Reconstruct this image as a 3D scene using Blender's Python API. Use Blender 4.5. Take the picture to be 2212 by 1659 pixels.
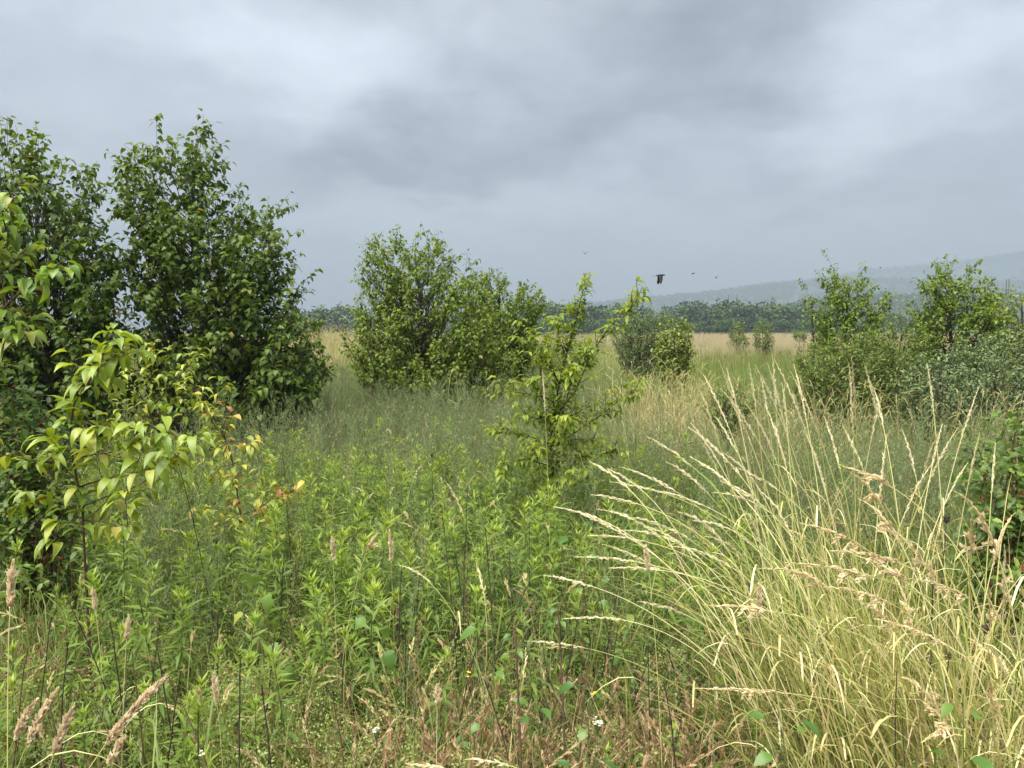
import bpy, math, random
import numpy as np
from mathutils import Vector, Matrix

for o in list(bpy.data.objects):
    bpy.data.objects.remove(o, do_unlink=True)
SC = bpy.context.scene
COL = SC.collection
R = math.radians
rng = np.random.default_rng(11)
random.seed(11)

# ------------------------------------------------------------------ camera
EYE = 1.6
PITCH = R(4.04)
cam_d = bpy.data.cameras.new('camera')
cam_d.sensor_width = 36.0
cam_d.lens = 27.05
cam_d.clip_start = 0.05
cam_d.clip_end = 20000
cam = bpy.data.objects.new('camera', cam_d)
COL.objects.link(cam)
cam.location = (0, 0, EYE)
cam.rotation_euler = (R(90) - PITCH, 0, 0)
SC.camera = cam


def W(x, y, Y):
    """world point at forward distance Y that falls on photo coordinates (x, y) measured on a 2212 px wide copy"""
    a = (x - 1106) / 1662.0
    b = (829.5 - y) / 1662.0
    d = np.array([a, math.cos(PITCH) + b * math.sin(PITCH), -math.sin(PITCH) + b * math.cos(PITCH)])
    return d * (Y / d[1]) + np.array([0, 0, EYE])


# ------------------------------------------------------------------ light
SUN_EL, SUN_AZ = R(60), R(215)
SKY_GAIN = 0.118
CLOUD_GAIN = 1.0
CONTRAST = 2.15
SC.view_settings.view_transform = 'Standard'
SC.view_settings.look = 'None'
SC.view_settings.gamma = 1.0
SC.view_settings.exposure = 3.25
SC.view_settings.use_curve_mapping = False

sun_d = bpy.data.lights.new('sun', 'SUN')
sun_d.energy = 1.5
sun_d.angle = R(70)
sun_d.color = (1.0, 0.97, 0.92)
sun = bpy.data.objects.new('sun', sun_d)
COL.objects.link(sun)
sd = Vector((math.sin(SUN_AZ) * math.cos(SUN_EL), math.cos(SUN_AZ) * math.cos(SUN_EL), math.sin(SUN_EL)))
sun.rotation_euler = sd.to_track_quat('Z', 'Y').to_euler()
sun.location = (0, 0, 60)

world = bpy.data.worlds.new('World')
SC.world = world
world.use_nodes = True
nt = world.node_tree
nt.nodes.clear()


def N(t, kind, **kw):
    n = t.nodes.new(kind)
    for k, v in kw.items():
        setattr(n, k, v)
    return n


def math_node(t, op, a, b=None, c=None):
    n = N(t, 'ShaderNodeMath', operation=op)
    for i, v in enumerate((a, b, c)):
        if v is None:
            continue
        if hasattr(v, 'is_output'):
            t.links.new(v, n.inputs[i])
        else:
            n.inputs[i].default_value = v
    return n.outputs[0]


def vmath(t, op, a, b=None):
    n = N(t, 'ShaderNodeVectorMath', operation=op)
    for i, v in enumerate((a, b)):
        if v is None:
            continue
        if hasattr(v, 'is_output'):
            t.links.new(v, n.inputs[i])
        else:
            n.inputs[i].default_value = v
    return n


tc = N(nt, 'ShaderNodeTexCoord')
sep = N(nt, 'ShaderNodeSeparateXYZ')
nt.links.new(tc.outputs['Generated'], sep.inputs[0])
az = math_node(nt, 'ARCTAN2', sep.outputs[0], sep.outputs[1])
el = math_node(nt, 'ARCSINE', sep.outputs[2])
comb = N(nt, 'ShaderNodeCombineXYZ')
nt.links.new(az, comb.inputs[0])
nt.links.new(el, comb.inputs[1])
# cloud layer coordinates: flattened towards the horizon as a real deck is
zc = math_node(nt, 'ADD', math_node(nt, 'ABSOLUTE', sep.outputs[2]), 0.28)
px_ = math_node(nt, 'DIVIDE', sep.outputs[0], zc)
py_ = math_node(nt, 'DIVIDE', sep.outputs[1], zc)
deck = N(nt, 'ShaderNodeCombineXYZ')
nt.links.new(px_, deck.inputs[0])
nt.links.new(py_, deck.inputs[1])


def noise(t, vec, scale, detail=5, rough=0.5, dist=0.0, w=None):
    n = N(t, 'ShaderNodeTexNoise')
    n.inputs['Scale'].default_value = scale
    n.inputs['Detail'].default_value = detail
    n.inputs['Roughness'].default_value = rough
    n.inputs['Distortion'].default_value = dist
    if vec is not None:
        t.links.new(vec, n.inputs['Vector'])
    return n


wn = noise(nt, deck.outputs[0], 2.9, 7, 0.58)
w0 = vmath(nt, 'SUBTRACT', wn.outputs['Color'], (0.5, 0.5, 0.5))
w1 = vmath(nt, 'MULTIPLY', w0.outputs[0], (0.42, 0.22, 0.0))
warped = vmath(nt, 'ADD', comb.outputs[0], w1.outputs[0])
BLOBS = [(690, 165, 260, 110, .16), (120, 70, 480, 130, .10), (1110, 10, 260, 90, .10), (2000, 150, 190, 110, .15),
         (1940, 300, 240, 70, .10), (1130, 462, 420, 50, .07), (1440, 352, 120, 55, .07), (880, 560, 420, 90, .04),
         (1000, 365, 480, 100, -.13), (720, 400, 260, 60, -.05), (1400, 240, 280, 130, -.12), (1720, 70, 480, 110, -.10),
         (2150, 20, 240, 80, -.06), (2100, 420, 330, 60, -.06), (1250, 620, 1100, 70, -.03), (1650, 425, 180, 40, -.05),
         (60, 330, 300, 110, .03), (560, 300, 160, 110, .03), (1800, 560, 500, 50, .02)]
total = None
for bx_, by_, sx_, sy_, amp in BLOBS:
    a0, e0 = math.atan((bx_ - 1106) / 1662), (712 - by_) / 1662.0
    s = vmath(nt, 'SUBTRACT', warped.outputs[0], (a0, e0, 0))
    m = vmath(nt, 'MULTIPLY', s.outputs[0], (1662 / sx_ , 1662 / sy_, 0))
    ln = vmath(nt, 'LENGTH', m.outputs[0])
    mr = N(nt, 'ShaderNodeMapRange', interpolation_type='SMOOTHSTEP')
    mr.inputs['From Min'].default_value = 0.15
    mr.inputs['From Max'].default_value = 1.45
    mr.inputs['To Min'].default_value = amp
    mr.inputs['To Max'].default_value = 0.0
    nt.links.new(ln.outputs['Value'], mr.inputs['Value'])
    total = mr.outputs[0] if total is None else math_node(nt, 'ADD', total, mr.outputs[0])
n1 = noise(nt, deck.outputs[0], 1.7, 6, 0.52, 0.3)
n2 = noise(nt, deck.outputs[0], 5.0, 8, 0.60, 0.5)
f1 = math_node(nt, 'MULTIPLY', math_node(nt, 'SUBTRACT', n1.outputs['Fac'], 0.5), 0.26)
f2 = math_node(nt, 'MULTIPLY', math_node(nt, 'SUBTRACT', n2.outputs['Fac'], 0.5), 0.15)
n3 = noise(nt, deck.outputs[0], 15.0, 7, 0.62, 0.6)
f3 = math_node(nt, 'MULTIPLY', math_node(nt, 'SUBTRACT', n3.outputs['Fac'], 0.5), 0.05)
dev = math_node(nt, 'ADD', math_node(nt, 'ADD', math_node(nt, 'ADD', total, f1), f2), f3)
lum = math_node(nt, 'MULTIPLY_ADD', dev, CONTRAST, 0.56)
lum = math_node(nt, 'MAXIMUM', lum, 0.2)
ramp = N(nt, 'ShaderNodeValToRGB')
ramp.color_ramp.elements[0].position = 0.30
ramp.color_ramp.elements[0].color = (0.945, 1.0, 1.085, 1)
ramp.color_ramp.elements[1].position = 0.72
ramp.color_ramp.elements[1].color = (0.93, 1.0, 1.075, 1)
nt.links.new(lum, ramp.inputs[0])
gain = math_node(nt, 'MULTIPLY', lum, 10.0 * SKY_GAIN * CLOUD_GAIN)
cl = N(nt, 'ShaderNodeMix', data_type='RGBA', blend_type='MULTIPLY')
cl.inputs[0].default_value = 1.0
nt.links.new(ramp.outputs[0], cl.inputs[6])
cg = N(nt, 'ShaderNodeCombineXYZ')
for i in range(3):
    nt.links.new(gain, cg.inputs[i])
nt.links.new(cg.outputs[0], cl.inputs[7])
sky = N(nt, 'ShaderNodeTexSky', sky_type='NISHITA')
sky.sun_disc = False
sky.sun_elevation = SUN_EL
sky.sun_rotation = SUN_AZ
mixs = N(nt, 'ShaderNodeMix', data_type='RGBA')
mixs.inputs[0].default_value = 0.97
nt.links.new(sky.outputs[0], mixs.inputs[6])
nt.links.new(cl.outputs[2], mixs.inputs[7])
bg = N(nt, 'ShaderNodeBackground')
bg.inputs['Strength'].default_value = 0.1
nt.links.new(mixs.outputs[2], bg.inputs['Color'])
wo = N(nt, 'ShaderNodeOutputWorld')
nt.links.new(bg.outputs[0], wo.inputs['Surface'])
try:
    world.cycles.sampling_method = 'MANUAL'
    world.cycles.sample_map_resolution = 512
except Exception:
    pass

# ------------------------------------------------------------------ render settings
SC.render.engine = 'CYCLES'
cy = SC.cycles
cy.max_bounces = 7
cy.diffuse_bounces = 3
cy.glossy_bounces = 2
cy.transmission_bounces = 4
cy.transparent_max_bounces = 4
cy.volume_bounces = 1
cy.use_denoising = True
cy.caustics_reflective = False
cy.caustics_refractive = False
cy.sample_clamp_indirect = 6


# ------------------------------------------------------------------ materials
def base_mat(name):
    m = bpy.data.materials.new(name)
    m.use_nodes = True
    t = m.node_tree
    t.nodes.clear()
    return m, t


def leaf_mat(name, stops, trans=0.3, rough=0.45, spec=0.35, per_obj=False, spots=None, inst=0.0, streak=0.0):
    """thin leaf: varied colour by leaf, some light let through"""
    m, t = base_mat(name)
    out = N(t, 'ShaderNodeOutputMaterial')
    if per_obj:
        oi = N(t, 'ShaderNodeObjectInfo')
        fac = oi.outputs['Random']
    else:
        at = N(t, 'ShaderNodeAttribute', attribute_name='v')
        fac = at.outputs['Fac']
        if inst:
            oi = N(t, 'ShaderNodeObjectInfo')
            d = math_node(t, 'MULTIPLY', math_node(t, 'SUBTRACT', oi.outputs['Random'], 0.5), inst)
            fac = math_node(t, 'ADD', fac, d)
            fac.node.use_clamp = True
    cr = N(t, 'ShaderNodeValToRGB')
    els = cr.color_ramp.elements
    while len(els) > 1:
        els.remove(els[-1])
    els[0].position = stops[0][0]
    els[0].color = (*stops[0][1], 1)
    for p, c in stops[1:]:
        e = els.new(p)
        e.color = (*c, 1)
    t.links.new(fac, cr.inputs[0])
    col = cr.outputs[0]
    if spots:
        tco = N(t, 'ShaderNodeTexCoord')
        nz = noise(t, tco.outputs['Object'], spots[0], 3, 0.6)
        mr = N(t, 'ShaderNodeMapRange')
        mr.inputs['From Min'].default_value = spots[1]
        mr.inputs['From Max'].default_value = spots[1] + 0.05
        t.links.new(nz.outputs['Fac'], mr.inputs['Value'])
        mx = N(t, 'ShaderNodeMix', data_type='RGBA')
        t.links.new(mr.outputs[0], mx.inputs[0])
        t.links.new(col, mx.inputs[6])
        mx.inputs[7].default_value = (*spots[2], 1)
        col = mx.outputs[2]
    if streak:
        tco = N(t, 'ShaderNodeTexCoord')
        nz = noise(t, tco.outputs['Object'], 60, 3, 0.6)
        mx = N(t, 'ShaderNodeMix', data_type='RGBA', blend_type='MULTIPLY')
        mx.inputs[0].default_value = streak
        t.links.new(col, mx.inputs[6])
        t.links.new(nz.outputs['Fac'], mx.inputs[7])
        col = mx.outputs[2]
    p = N(t, 'ShaderNodeBsdfPrincipled')
    p.inputs['Roughness'].default_value = rough
    p.inputs['Specular IOR Level'].default_value = spec
    t.links.new(col, p.inputs['Base Color'])
    tr = N(t, 'ShaderNodeBsdfTranslucent')
    hs = N(t, 'ShaderNodeHueSaturation')
    hs.inputs['Hue'].default_value = 0.485
    hs.inputs['Saturation'].default_value = 1.1
    hs.inputs['Value'].default_value = 1.25
    t.links.new(col, hs.inputs['Color'])
    t.links.new(hs.outputs[0], tr.inputs['Color'])
    mix = N(t, 'ShaderNodeMixShader')
    mix.inputs[0].default_value = trans
    t.links.new(p.outputs[0], mix.inputs[1])
    t.links.new(tr.outputs[0], mix.inputs[2])
    t.links.new(mix.outputs[0], out.inputs['Surface'])
    return m


def plain_mat(name, c1, c2, scale=30, rough=0.8, bump=0.0):
    m, t = base_mat(name)
    out = N(t, 'ShaderNodeOutputMaterial')
    tco = N(t, 'ShaderNodeTexCoord')
    nz = noise(t, tco.outputs['Object'], scale, 6, 0.6)
    cr = N(t, 'ShaderNodeValToRGB')
    cr.color_ramp.elements[0].position = 0.35
    cr.color_ramp.elements[0].color = (*c1, 1)
    cr.color_ramp.elements[1].position = 0.68
    cr.color_ramp.elements[1].color = (*c2, 1)
    t.links.new(nz.outputs['Fac'], cr.inputs[0])
    p = N(t, 'ShaderNodeBsdfPrincipled')
    p.inputs['Roughness'].default_value = rough
    p.inputs['Specular IOR Level'].default_value = 0.25
    t.links.new(cr.outputs[0], p.inputs['Base Color'])
    if bump:
        b = N(t, 'ShaderNodeBump')
        b.inputs['Strength'].default_value = bump
        t.links.new(nz.outputs['Fac'], b.inputs['Height'])
        t.links.new(b.outputs[0], p.inputs['Normal'])
    t.links.new(p.outputs[0], out.inputs['Surface'])
    return m


MAT = {}
MAT['bark'] = plain_mat('dark_bark', (0.030, 0.024, 0.020), (0.075, 0.060, 0.050), 40, 0.85, 0.4)
MAT['twig'] = plain_mat('red_brown_twig', (0.055, 0.028, 0.020), (0.10, 0.055, 0.04), 60, 0.7)
MAT['dead'] = plain_mat('dead_stem', (0.022, 0.017, 0.014), (0.07, 0.05, 0.04), 50, 0.85)
MAT['brownstem'] = plain_mat('brown_stem', (0.08, 0.045, 0.028), (0.17, 0.10, 0.065), 50, 0.85)
MAT['pear_dark'] = leaf_mat('dark_pear_leaf', [(0, (.054, .094, .014)), (.5, (.095, .152, .021)), (.85, (.15, .21, .03)), (.95, (.15, .19, .03)), (1, (.22, .19, .03))], .36, .42, .3)
MAT['pear_mid'] = leaf_mat('green_pear_leaf', [(0, (.086, .136, .015)), (.5, (.142, .21, .022)), (.85, (.20, .27, .034)), (.96, (.20, .26, .045)), (1, (.30, .24, .05))], .38, .42, .3)
MAT['pear_light'] = leaf_mat('light_pear_leaf', [(0, (.11, .16, .02)), (.5, (.18, .24, .03)), (.88, (.16, .25, .04)), (1, (.34, .24, .07))], .35, .38, .45)
MAT['olive'] = leaf_mat('grey_green_leaf', [(0, (.09, .14, .045)), (.6, (.155, .215, .075)), (.93, (.23, .285, .12)), (1, (.30, .34, .26))], .28, .45, .4)
MAT['olive_far'] = leaf_mat('olive_green_leaf', [(0, (.075, .12, .03)), (.6, (.135, .19, .055)), (.95, (.20, .255, .09)), (1, (.28, .31, .14))], .36, .45, .35)
MAT['bush'] = leaf_mat('bush_leaf', [(0, (.080, .128, .02)), (.6, (.145, .205, .033)), (1, (.24, .30, .06))], .42, .42, .4)
MAT['sap_yellow'] = leaf_mat('yellow_green_sapling_leaf', [(0, (.15, .23, .027)), (.45, (.235, .315, .036)), (.8, (.33, .385, .05)), (.95, (.40, .42, .08)), (1, (.40, .27, .11))], .34, .36, .5, True, (9, .66, (.12, .06, .02)))
MAT['sap_orange'] = leaf_mat('orange_tinged_sapling_leaf', [(0, (.20, .27, .035)), (.45, (.33, .37, .05)), (.75, (.45, .41, .06)), (.92, (.46, .29, .06)), (1, (.36, .14, .05))], .34, .4, .45, True, (8, .62, (.25, .08, .03)))
MAT['sap_green'] = leaf_mat('fresh_green_sapling_leaf', [(0, (.09, .17, .02)), (.5, (.16, .26, .03)), (.9, (.25, .34, .05)), (1, (.36, .28, .08))], .36, .36, .5, True)
MAT['sap_mid'] = leaf_mat('pear_sapling_leaf', [(0, (.15, .22, .028)), (.5, (.235, .31, .04)), (.85, (.32, .385, .055)), (.97, (.36, .39, .065)), (1, (.40, .22, .09))], .48, .4, .35, True)
MAT['sap_mid_joined'] = leaf_mat('pear_sapling_inner_leaf', [(0, (.14, .21, .028)), (.5, (.22, .30, .04)), (1, (.32, .38, .055))], .48, .4, .35)
MAT['honey'] = leaf_mat('honeysuckle_leaf', [(0, (.095, .165, .026)), (.5, (.15, .24, .042)), (.9, (.22, .315, .06)), (1, (.28, .36, .085))], .44, .38, .5, True)
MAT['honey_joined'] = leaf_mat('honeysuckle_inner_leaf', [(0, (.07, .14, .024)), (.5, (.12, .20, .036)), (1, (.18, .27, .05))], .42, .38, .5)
MAT['stick'] = leaf_mat('dead_stick', [(0, (.05, .035, .025)), (.5, (.13, .085, .055)), (1, (.28, .21, .14))], .02, .8, .2, inst=.5)
MAT['berry'] = plain_mat('red_berry', (.16, .010, .010), (.26, .02, .016), 8, 0.25)
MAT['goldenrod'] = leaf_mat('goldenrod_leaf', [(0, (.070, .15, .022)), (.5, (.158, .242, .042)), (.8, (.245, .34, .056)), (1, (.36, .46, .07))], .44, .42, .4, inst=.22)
MAT['goldstem'] = leaf_mat('goldenrod_stem', [(0, (.07, .11, .03)), (1, (.14, .16, .06))], .05, .6)
MAT['wisp'] = leaf_mat('wispy_weed', [(0, (.125, .175, .065)), (.5, (.205, .26, .105)), (.85, (.285, .345, .155)), (1, (.33, .30, .17))], .36, .55, .3, inst=.5)
MAT['wisp_brown'] = leaf_mat('wispy_brown_weed', [(0, (.16, .13, .08)), (.5, (.25, .20, .12)), (1, (.36, .29, .18))], .25, .6, .3, inst=.5)
MAT['grass'] = leaf_mat('green_grass', [(0, (.085, .13, .026)), (.5, (.155, .205, .045)), (.8, (.24, .28, .07)), (1, (.44, .38, .16))], .38, .5, .35, inst=.35)
MAT['grass_far'] = leaf_mat('far_green_grass', [(0, (.09, .145, .028)), (.5, (.15, .215, .042)), (.9, (.22, .28, .06)), (1, (.30, .31, .09))], .38, .5, .3, inst=.35)
MAT['straw'] = leaf_mat('straw_grass', [(0, (.34, .32, .11)), (.5, (.50, .45, .19)), (1, (.64, .56, .32))], .3, .5, .35, inst=.3)
MAT['tan'] = leaf_mat('tan_field_grass', [(0, (.40, .33, .17)), (.5, (.53, .45, .26)), (1, (.64, .56, .36))], .3, .6, .3, inst=.3)
MAT['brown'] = leaf_mat('dead_brown_grass', [(0, (.20, .12, .055)), (.5, (.36, .245, .12)), (.85, (.48, .36, .20)), (1, (.60, .48, .30))], .28, .6, .3, inst=.3)
MAT['gold_blade'] = leaf_mat('golden_grass_blade', [(0, (.14, .20, .04)), (.35, (.29, .33, .08)), (.6, (.49, .44, .16)), (.85, (.58, .46, .20)), (1, (.66, .55, .31))], .28, .45, .4)
MAT['stalk'] = leaf_mat('pale_grass_stalk', [(0, (.30, .38, .09)), (.4, (.50, .52, .17)), (.75, (.66, .62, .28)), (1, (.72, .65, .37))], .2, .42, .45)
MAT['seed'] = leaf_mat('pale_seed_head', [(0, (.52, .42, .24)), (.5, (.70, .62, .40)), (1, (.80, .75, .56))], .25, .55, .3)
MAT['seed_tan'] = leaf_mat('tan_seed_head', [(0, (.55, .42, .21)), (.5, (.70, .59, .34)), (1, (.81, .73, .51))], .3, .55, .3)
MAT['seed_mauve'] = leaf_mat('dull_tan_seed_head', [(0, (.54, .42, .26)), (.5, (.72, .60, .40)), (1, (.82, .73, .53))], .3, .6, .3)
MAT['bedstraw'] = leaf_mat('bedstraw_froth', [(0, (.13, .19, .045)), (.5, (.24, .29, .08)), (1, (.37, .40, .14))], .4, .55, .3, inst=.3)
MAT['rust'] = leaf_mat('rusty_dock', [(0, (.10, .055, .03)), (.5, (.18, .095, .05)), (1, (.22, .16, .07))], .15, .6, .3, inst=.4)
MAT['herb'] = leaf_mat('low_herb_leaf', [(0, (.042, .085, .017)), (.5, (.078, .14, .028)), (1, (.16, .235, .05))], .36, .45, .4, inst=.3)
MAT['vine'] = leaf_mat('vine_leaf', [(0, (.10, .19, .035)), (.7, (.16, .26, .05)), (1, (.27, .30, .06))], .36, .4, .4, True)
MAT['seedling'] = leaf_mat('seedling_leaf', [(0, (.05, .12, .02)), (.6, (.09, .175, .03)), (1, (.17, .25, .045))], .34, .36, .5, True)
MAT['white'] = leaf_mat('white_petal', [(0, (.50, .50, .34)), (1, (.68, .68, .54))], .25, .6, .3)
MAT['yellowp'] = leaf_mat('yellow_petal', [(0, (.7, .5, .03)), (1, (.8, .65, .05))], .25, .6, .3)
MAT['far_tree'] = leaf_mat('far_tree_foliage', [(0, (.022, .048, .013)), (.5, (.038, .074, .019)), (1, (.075, .125, .03))], .2, .55, .3, inst=.8)
MAT['pole'] = plain_mat('weathered_pole', (.07, .065, .06), (.13, .12, .11), 5, .8)
MAT['feather'] = plain_mat('dark_feather', (.012, .011, .010), (.035, .032, .028), 25, .6)


def ground_material():
    m, t = base_mat('meadow_soil')
    out = N(t, 'ShaderNodeOutputMaterial')
    g = N(t, 'ShaderNodeNewGeometry')
    a = noise(t, g.outputs['Position'], 0.05, 6, .6)
    b = noise(t, g.outputs['Position'], 9.0, 7, .65)
    cr = N(t, 'ShaderNodeValToRGB')
    e = cr.color_ramp.elements
    e[0].position = .3
    e[0].color = (.026, .032, .013, 1)
    e[1].position = .72
    e[1].color = (.13, .10, .055, 1)
    x = e.new(.5)
    x.color = (.05, .058, .024, 1)
    mx = math_node(t, 'MULTIPLY_ADD', b.outputs['Fac'], .6, math_node(t, 'MULTIPLY', a.outputs['Fac'], .4))
    t.links.new(mx, cr.inputs[0])
    p = N(t, 'ShaderNodeBsdfPrincipled')
    p.inputs['Roughness'].default_value = .95
    p.inputs['Specular IOR Level'].default_value = .15
    t.links.new(cr.outputs[0], p.inputs['Base Color'])
    bp = N(t, 'ShaderNodeBump')
    bp.inputs['Strength'].default_value = .6
    bp.inputs['Distance'].default_value = .03
    t.links.new(b.outputs['Fac'], bp.inputs['Height'])
    t.links.new(bp.outputs[0], p.inputs['Normal'])
    t.links.new(p.outputs[0], out.inputs['Surface'])
    return m


MAT['ground'] = ground_material()
MAT['hill'] = plain_mat('wooded_hill_floor', (.022, .045, .02), (.034, .062, .024), .02, .95)


# ------------------------------------------------------------------ mesh building
def unit(a):
    return a / np.maximum(np.linalg.norm(a, axis=-1, keepdims=True), 1e-9)


class G:
    """collects vertices and faces, then makes one mesh"""

    def __init__(self):
        self.v, self.f, self.a, self.n = [], [], [], 0

    def add(self, verts, faces, val=0.5, mi=0):
        verts = np.asarray(verts, float).reshape(-1, 3)
        faces = np.asarray(faces, int)
        self.v.append(verts)
        self.a.append(np.broadcast_to(np.asarray(val, float), (len(verts),)).copy())
        self.f.append((faces + self.n, mi))
        self.n += len(verts)

    def mesh(self, name, mats, smooth=True):
        me = bpy.data.meshes.new(name)
        V = np.concatenate(self.v)
        A = np.concatenate(self.a)
        loops = np.concatenate([f.ravel() for f, _ in self.f])
        tot = np.concatenate([np.full(len(f), f.shape[1]) for f, _ in self.f])
        mi = np.concatenate([np.full(len(f), k) for f, k in self.f])
        start = np.concatenate([[0], np.cumsum(tot)[:-1]])
        me.vertices.add(len(V))
        me.vertices.foreach_set('co', V.ravel().astype(np.float32))
        me.loops.add(len(loops))
        me.loops.foreach_set('vertex_index', loops.astype(np.int32))
        me.polygons.add(len(tot))
        me.polygons.foreach_set('loop_start', start.astype(np.int32))
        me.polygons.foreach_set('material_index', mi.astype(np.int32))
        if smooth:
            me.polygons.foreach_set('use_smooth', np.ones(len(tot), bool))
        at = me.attributes.new('v', 'FLOAT', 'POINT')
        at.data.foreach_set('value', A.astype(np.float32))
        for m in (mats if isinstance(mats, (list, tuple)) else [mats]):
            me.materials.append(m)
        me.update(calc_edges=True)
        me.validate()
        return me

    def obj(self, name, mats, parent=None, smooth=True, loc=None):
        return link(name, self.mesh(name, mats, smooth), parent, loc)


def link(name, me, parent=None, loc=None):
    o = bpy.data.objects.new(name, me)
    COL.objects.link(o)
    if parent is not None:
        o.parent = parent
    if loc is not None:
        o.location = loc
    return o


def tag(o, label=None, cat=None, group=None, kind=None):
    if label:
        o['label'] = label
    if cat:
        o['category'] = cat
    if group:
        o['group'] = group
    if kind:
        o['kind'] = kind
    return o


def empty(name, loc, label=None, cat=None, group=None):
    o = bpy.data.objects.new(name, None)
    COL.objects.link(o)
    o.location = loc
    o.empty_display_size = 0.1
    return tag(o, label, cat, group)


def leaf_template(rows):
    """rows: (t, half width); returns s, t arrays and faces"""
    s, t, faces = [], [], []
    idx = []
    for tt, hw in rows:
        if hw == 0:
            idx.append([len(s)])
            s.append(0)
            t.append(tt)
        else:
            idx.append([len(s), len(s) + 1, len(s) + 2])
            s += [-hw, 0, hw]
            t += [tt, tt, tt]
    tri, quad = [], []
    for a, b in zip(idx[:-1], idx[1:]):
        if len(a) == 1 and len(b) == 3:
            tri += [(a[0], b[1], b[0]), (a[0], b[2], b[1])]
        elif len(a) == 3 and len(b) == 1:
            tri += [(a[0], a[1], b[0]), (a[1], a[2], b[0])]
        else:
            quad += [(a[0], a[1], b[1], b[0]), (a[1], a[2], b[2], b[1])]
    return np.array(s, float), np.array(t, float), np.array(tri, int).reshape(-1, 3), np.array(quad, int).reshape(-1, 4)


T_PEAR = leaf_template([(0, 0), (.33, .5), (.72, .34), (1, 0)])
T_PEAR_HI = leaf_template([(0, 0), (.10, .26), (.28, .47), (.5, .5), (.7, .37), (.87, .16), (1, 0)])
T_OVAL = leaf_template([(0, 0), (.3, .46), (.7, .42), (1, 0)])
T_LANCE = leaf_template([(0, 0), (.4, .5), (1, 0)])


def leaves(g, P, D, U, L, Wd, tmpl=T_PEAR, fold=.35, curl=.25, val=.5, mi=0):
    P, D, U = (np.asarray(x, float).reshape(-1, 3) for x in (P, D, U))
    n = len(P)
    if n == 0:
        return
    D = unit(D)
    S = unit(np.cross(D, U) + 1e-6)
    U = np.cross(S, D)
    L = np.broadcast_to(np.asarray(L, float), (n,))
    Wd = np.broadcast_to(np.asarray(Wd, float), (n,))
    fold = np.broadcast_to(np.asarray(fold, float), (n,))
    curl = np.broadcast_to(np.asarray(curl, float), (n,))
    s, t, tri, quad = tmpl
    k = len(s)
    x = s[None] * Wd[:, None]
    ang = np.clip(curl, -1.5, 1.5)[:, None] * t[None]
    y = L[:, None] * t[None] * (1 - .22 * ang ** 2)
    z = fold[:, None] * np.abs(x) - L[:, None] * t[None] * ang * .75
    V = P[:, None] + S[:, None] * x[..., None] + D[:, None] * y[..., None] + U[:, None] * z[..., None]
    off = (np.arange(n) * k)[:, None, None]
    val = np.repeat(np.broadcast_to(np.asarray(val, float), (n,)), k)
    base = g.n
    g.v.append(V.reshape(-1, 3))
    g.a.append(val)
    if len(tri):
        g.f.append(((tri[None] + off).reshape(-1, 3) + base, mi))
    if len(quad):
        g.f.append(((quad[None] + off).reshape(-1, 4) + base, mi))
    g.n += n * k


def tubes(g, paths, radii, sides=4, val=.5, mi=0):
    """paths (N,K,3), radii (N,K) or (K,)"""
    paths = np.asarray(paths, float)
    if paths.ndim == 2:
        paths = paths[None]
    n, k, _ = paths.shape
    radii = np.broadcast_to(np.asarray(radii, float), (n, k))
    tg = unit(np.gradient(paths, axis=1))
    ref = np.where(np.abs(tg[..., 2:3]) > .8, np.array([1., 0, 0]), np.array([0, 0, 1.]))
    a = unit(np.cross(tg, ref))
    b = np.cross(tg, a)
    th = np.arange(sides) / sides * 2 * math.pi
    V = paths[:, :, None] + radii[..., None, None] * (np.cos(th)[None, None, :, None] * a[:, :, None] + np.sin(th)[None, None, :, None] * b[:, :, None])
    i = np.arange(k - 1)[:, None] * sides + np.arange(sides)[None]
    j = np.arange(k - 1)[:, None] * sides + (np.arange(sides)[None] + 1) % sides
    q = np.stack([i, j, j + sides, i + sides], -1).reshape(-1, 4)
    off = (np.arange(n) * k * sides)[:, None, None]
    v = np.broadcast_to(np.asarray(val, float).reshape(-1, 1), (n, 1))
    g.v.append(V.reshape(-1, 3))
    g.a.append(np.repeat(v.ravel(), k * sides))
    g.f.append(((q[None] + off).reshape(-1, 4) + g.n, mi))
    g.n += n * k * sides


def strips(g, paths, widths, side, val=.5, mi=0):
    """flat blades: paths (N,K,3), widths (N,K), side (N,3)"""
    n, k, _ = paths.shape
    widths = np.broadcast_to(np.asarray(widths, float), (n, k))
    S = side[:, None] * widths[..., None] * .5
    V = np.stack([paths - S, paths + S], 2).reshape(n, -1, 3)
    i = np.arange(k - 1) * 2
    q = np.stack([i, i + 1, i + 3, i + 2], -1)
    off = (np.arange(n) * k * 2)[:, None, None]
    v = np.broadcast_to(np.asarray(val, float).reshape(-1, 1), (n, 1))
    g.v.append(V.reshape(-1, 3))
    g.a.append(np.repeat(v.ravel(), k * 2))
    g.f.append(((q[None] + off).reshape(-1, 4) + g.n, mi))
    g.n += n * k * 2


def bez(A, B, C, k):
    t = np.linspace(0, 1, k)[None, :, None]
    A, B, C = (np.asarray(x, float).reshape(-1, 1, 3) for x in (A, B, C))
    return (1 - t) ** 2 * A + 2 * t * (1 - t) * B + t ** 2 * C


def smooth_path(pts, k):
    pts = np.asarray(pts, float)
    d = np.concatenate([[0], np.cumsum(np.linalg.norm(np.diff(pts, axis=0), axis=1))])
    s = np.linspace(0, d[-1], k)
    return np.stack([np.interp(s, d, pts[:, i]) for i in range(3)], 1)


def rnd(*s):
    return rng.random(s)


def rvec(n):
    return unit(rng.normal(size=(n, 3)))


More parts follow.
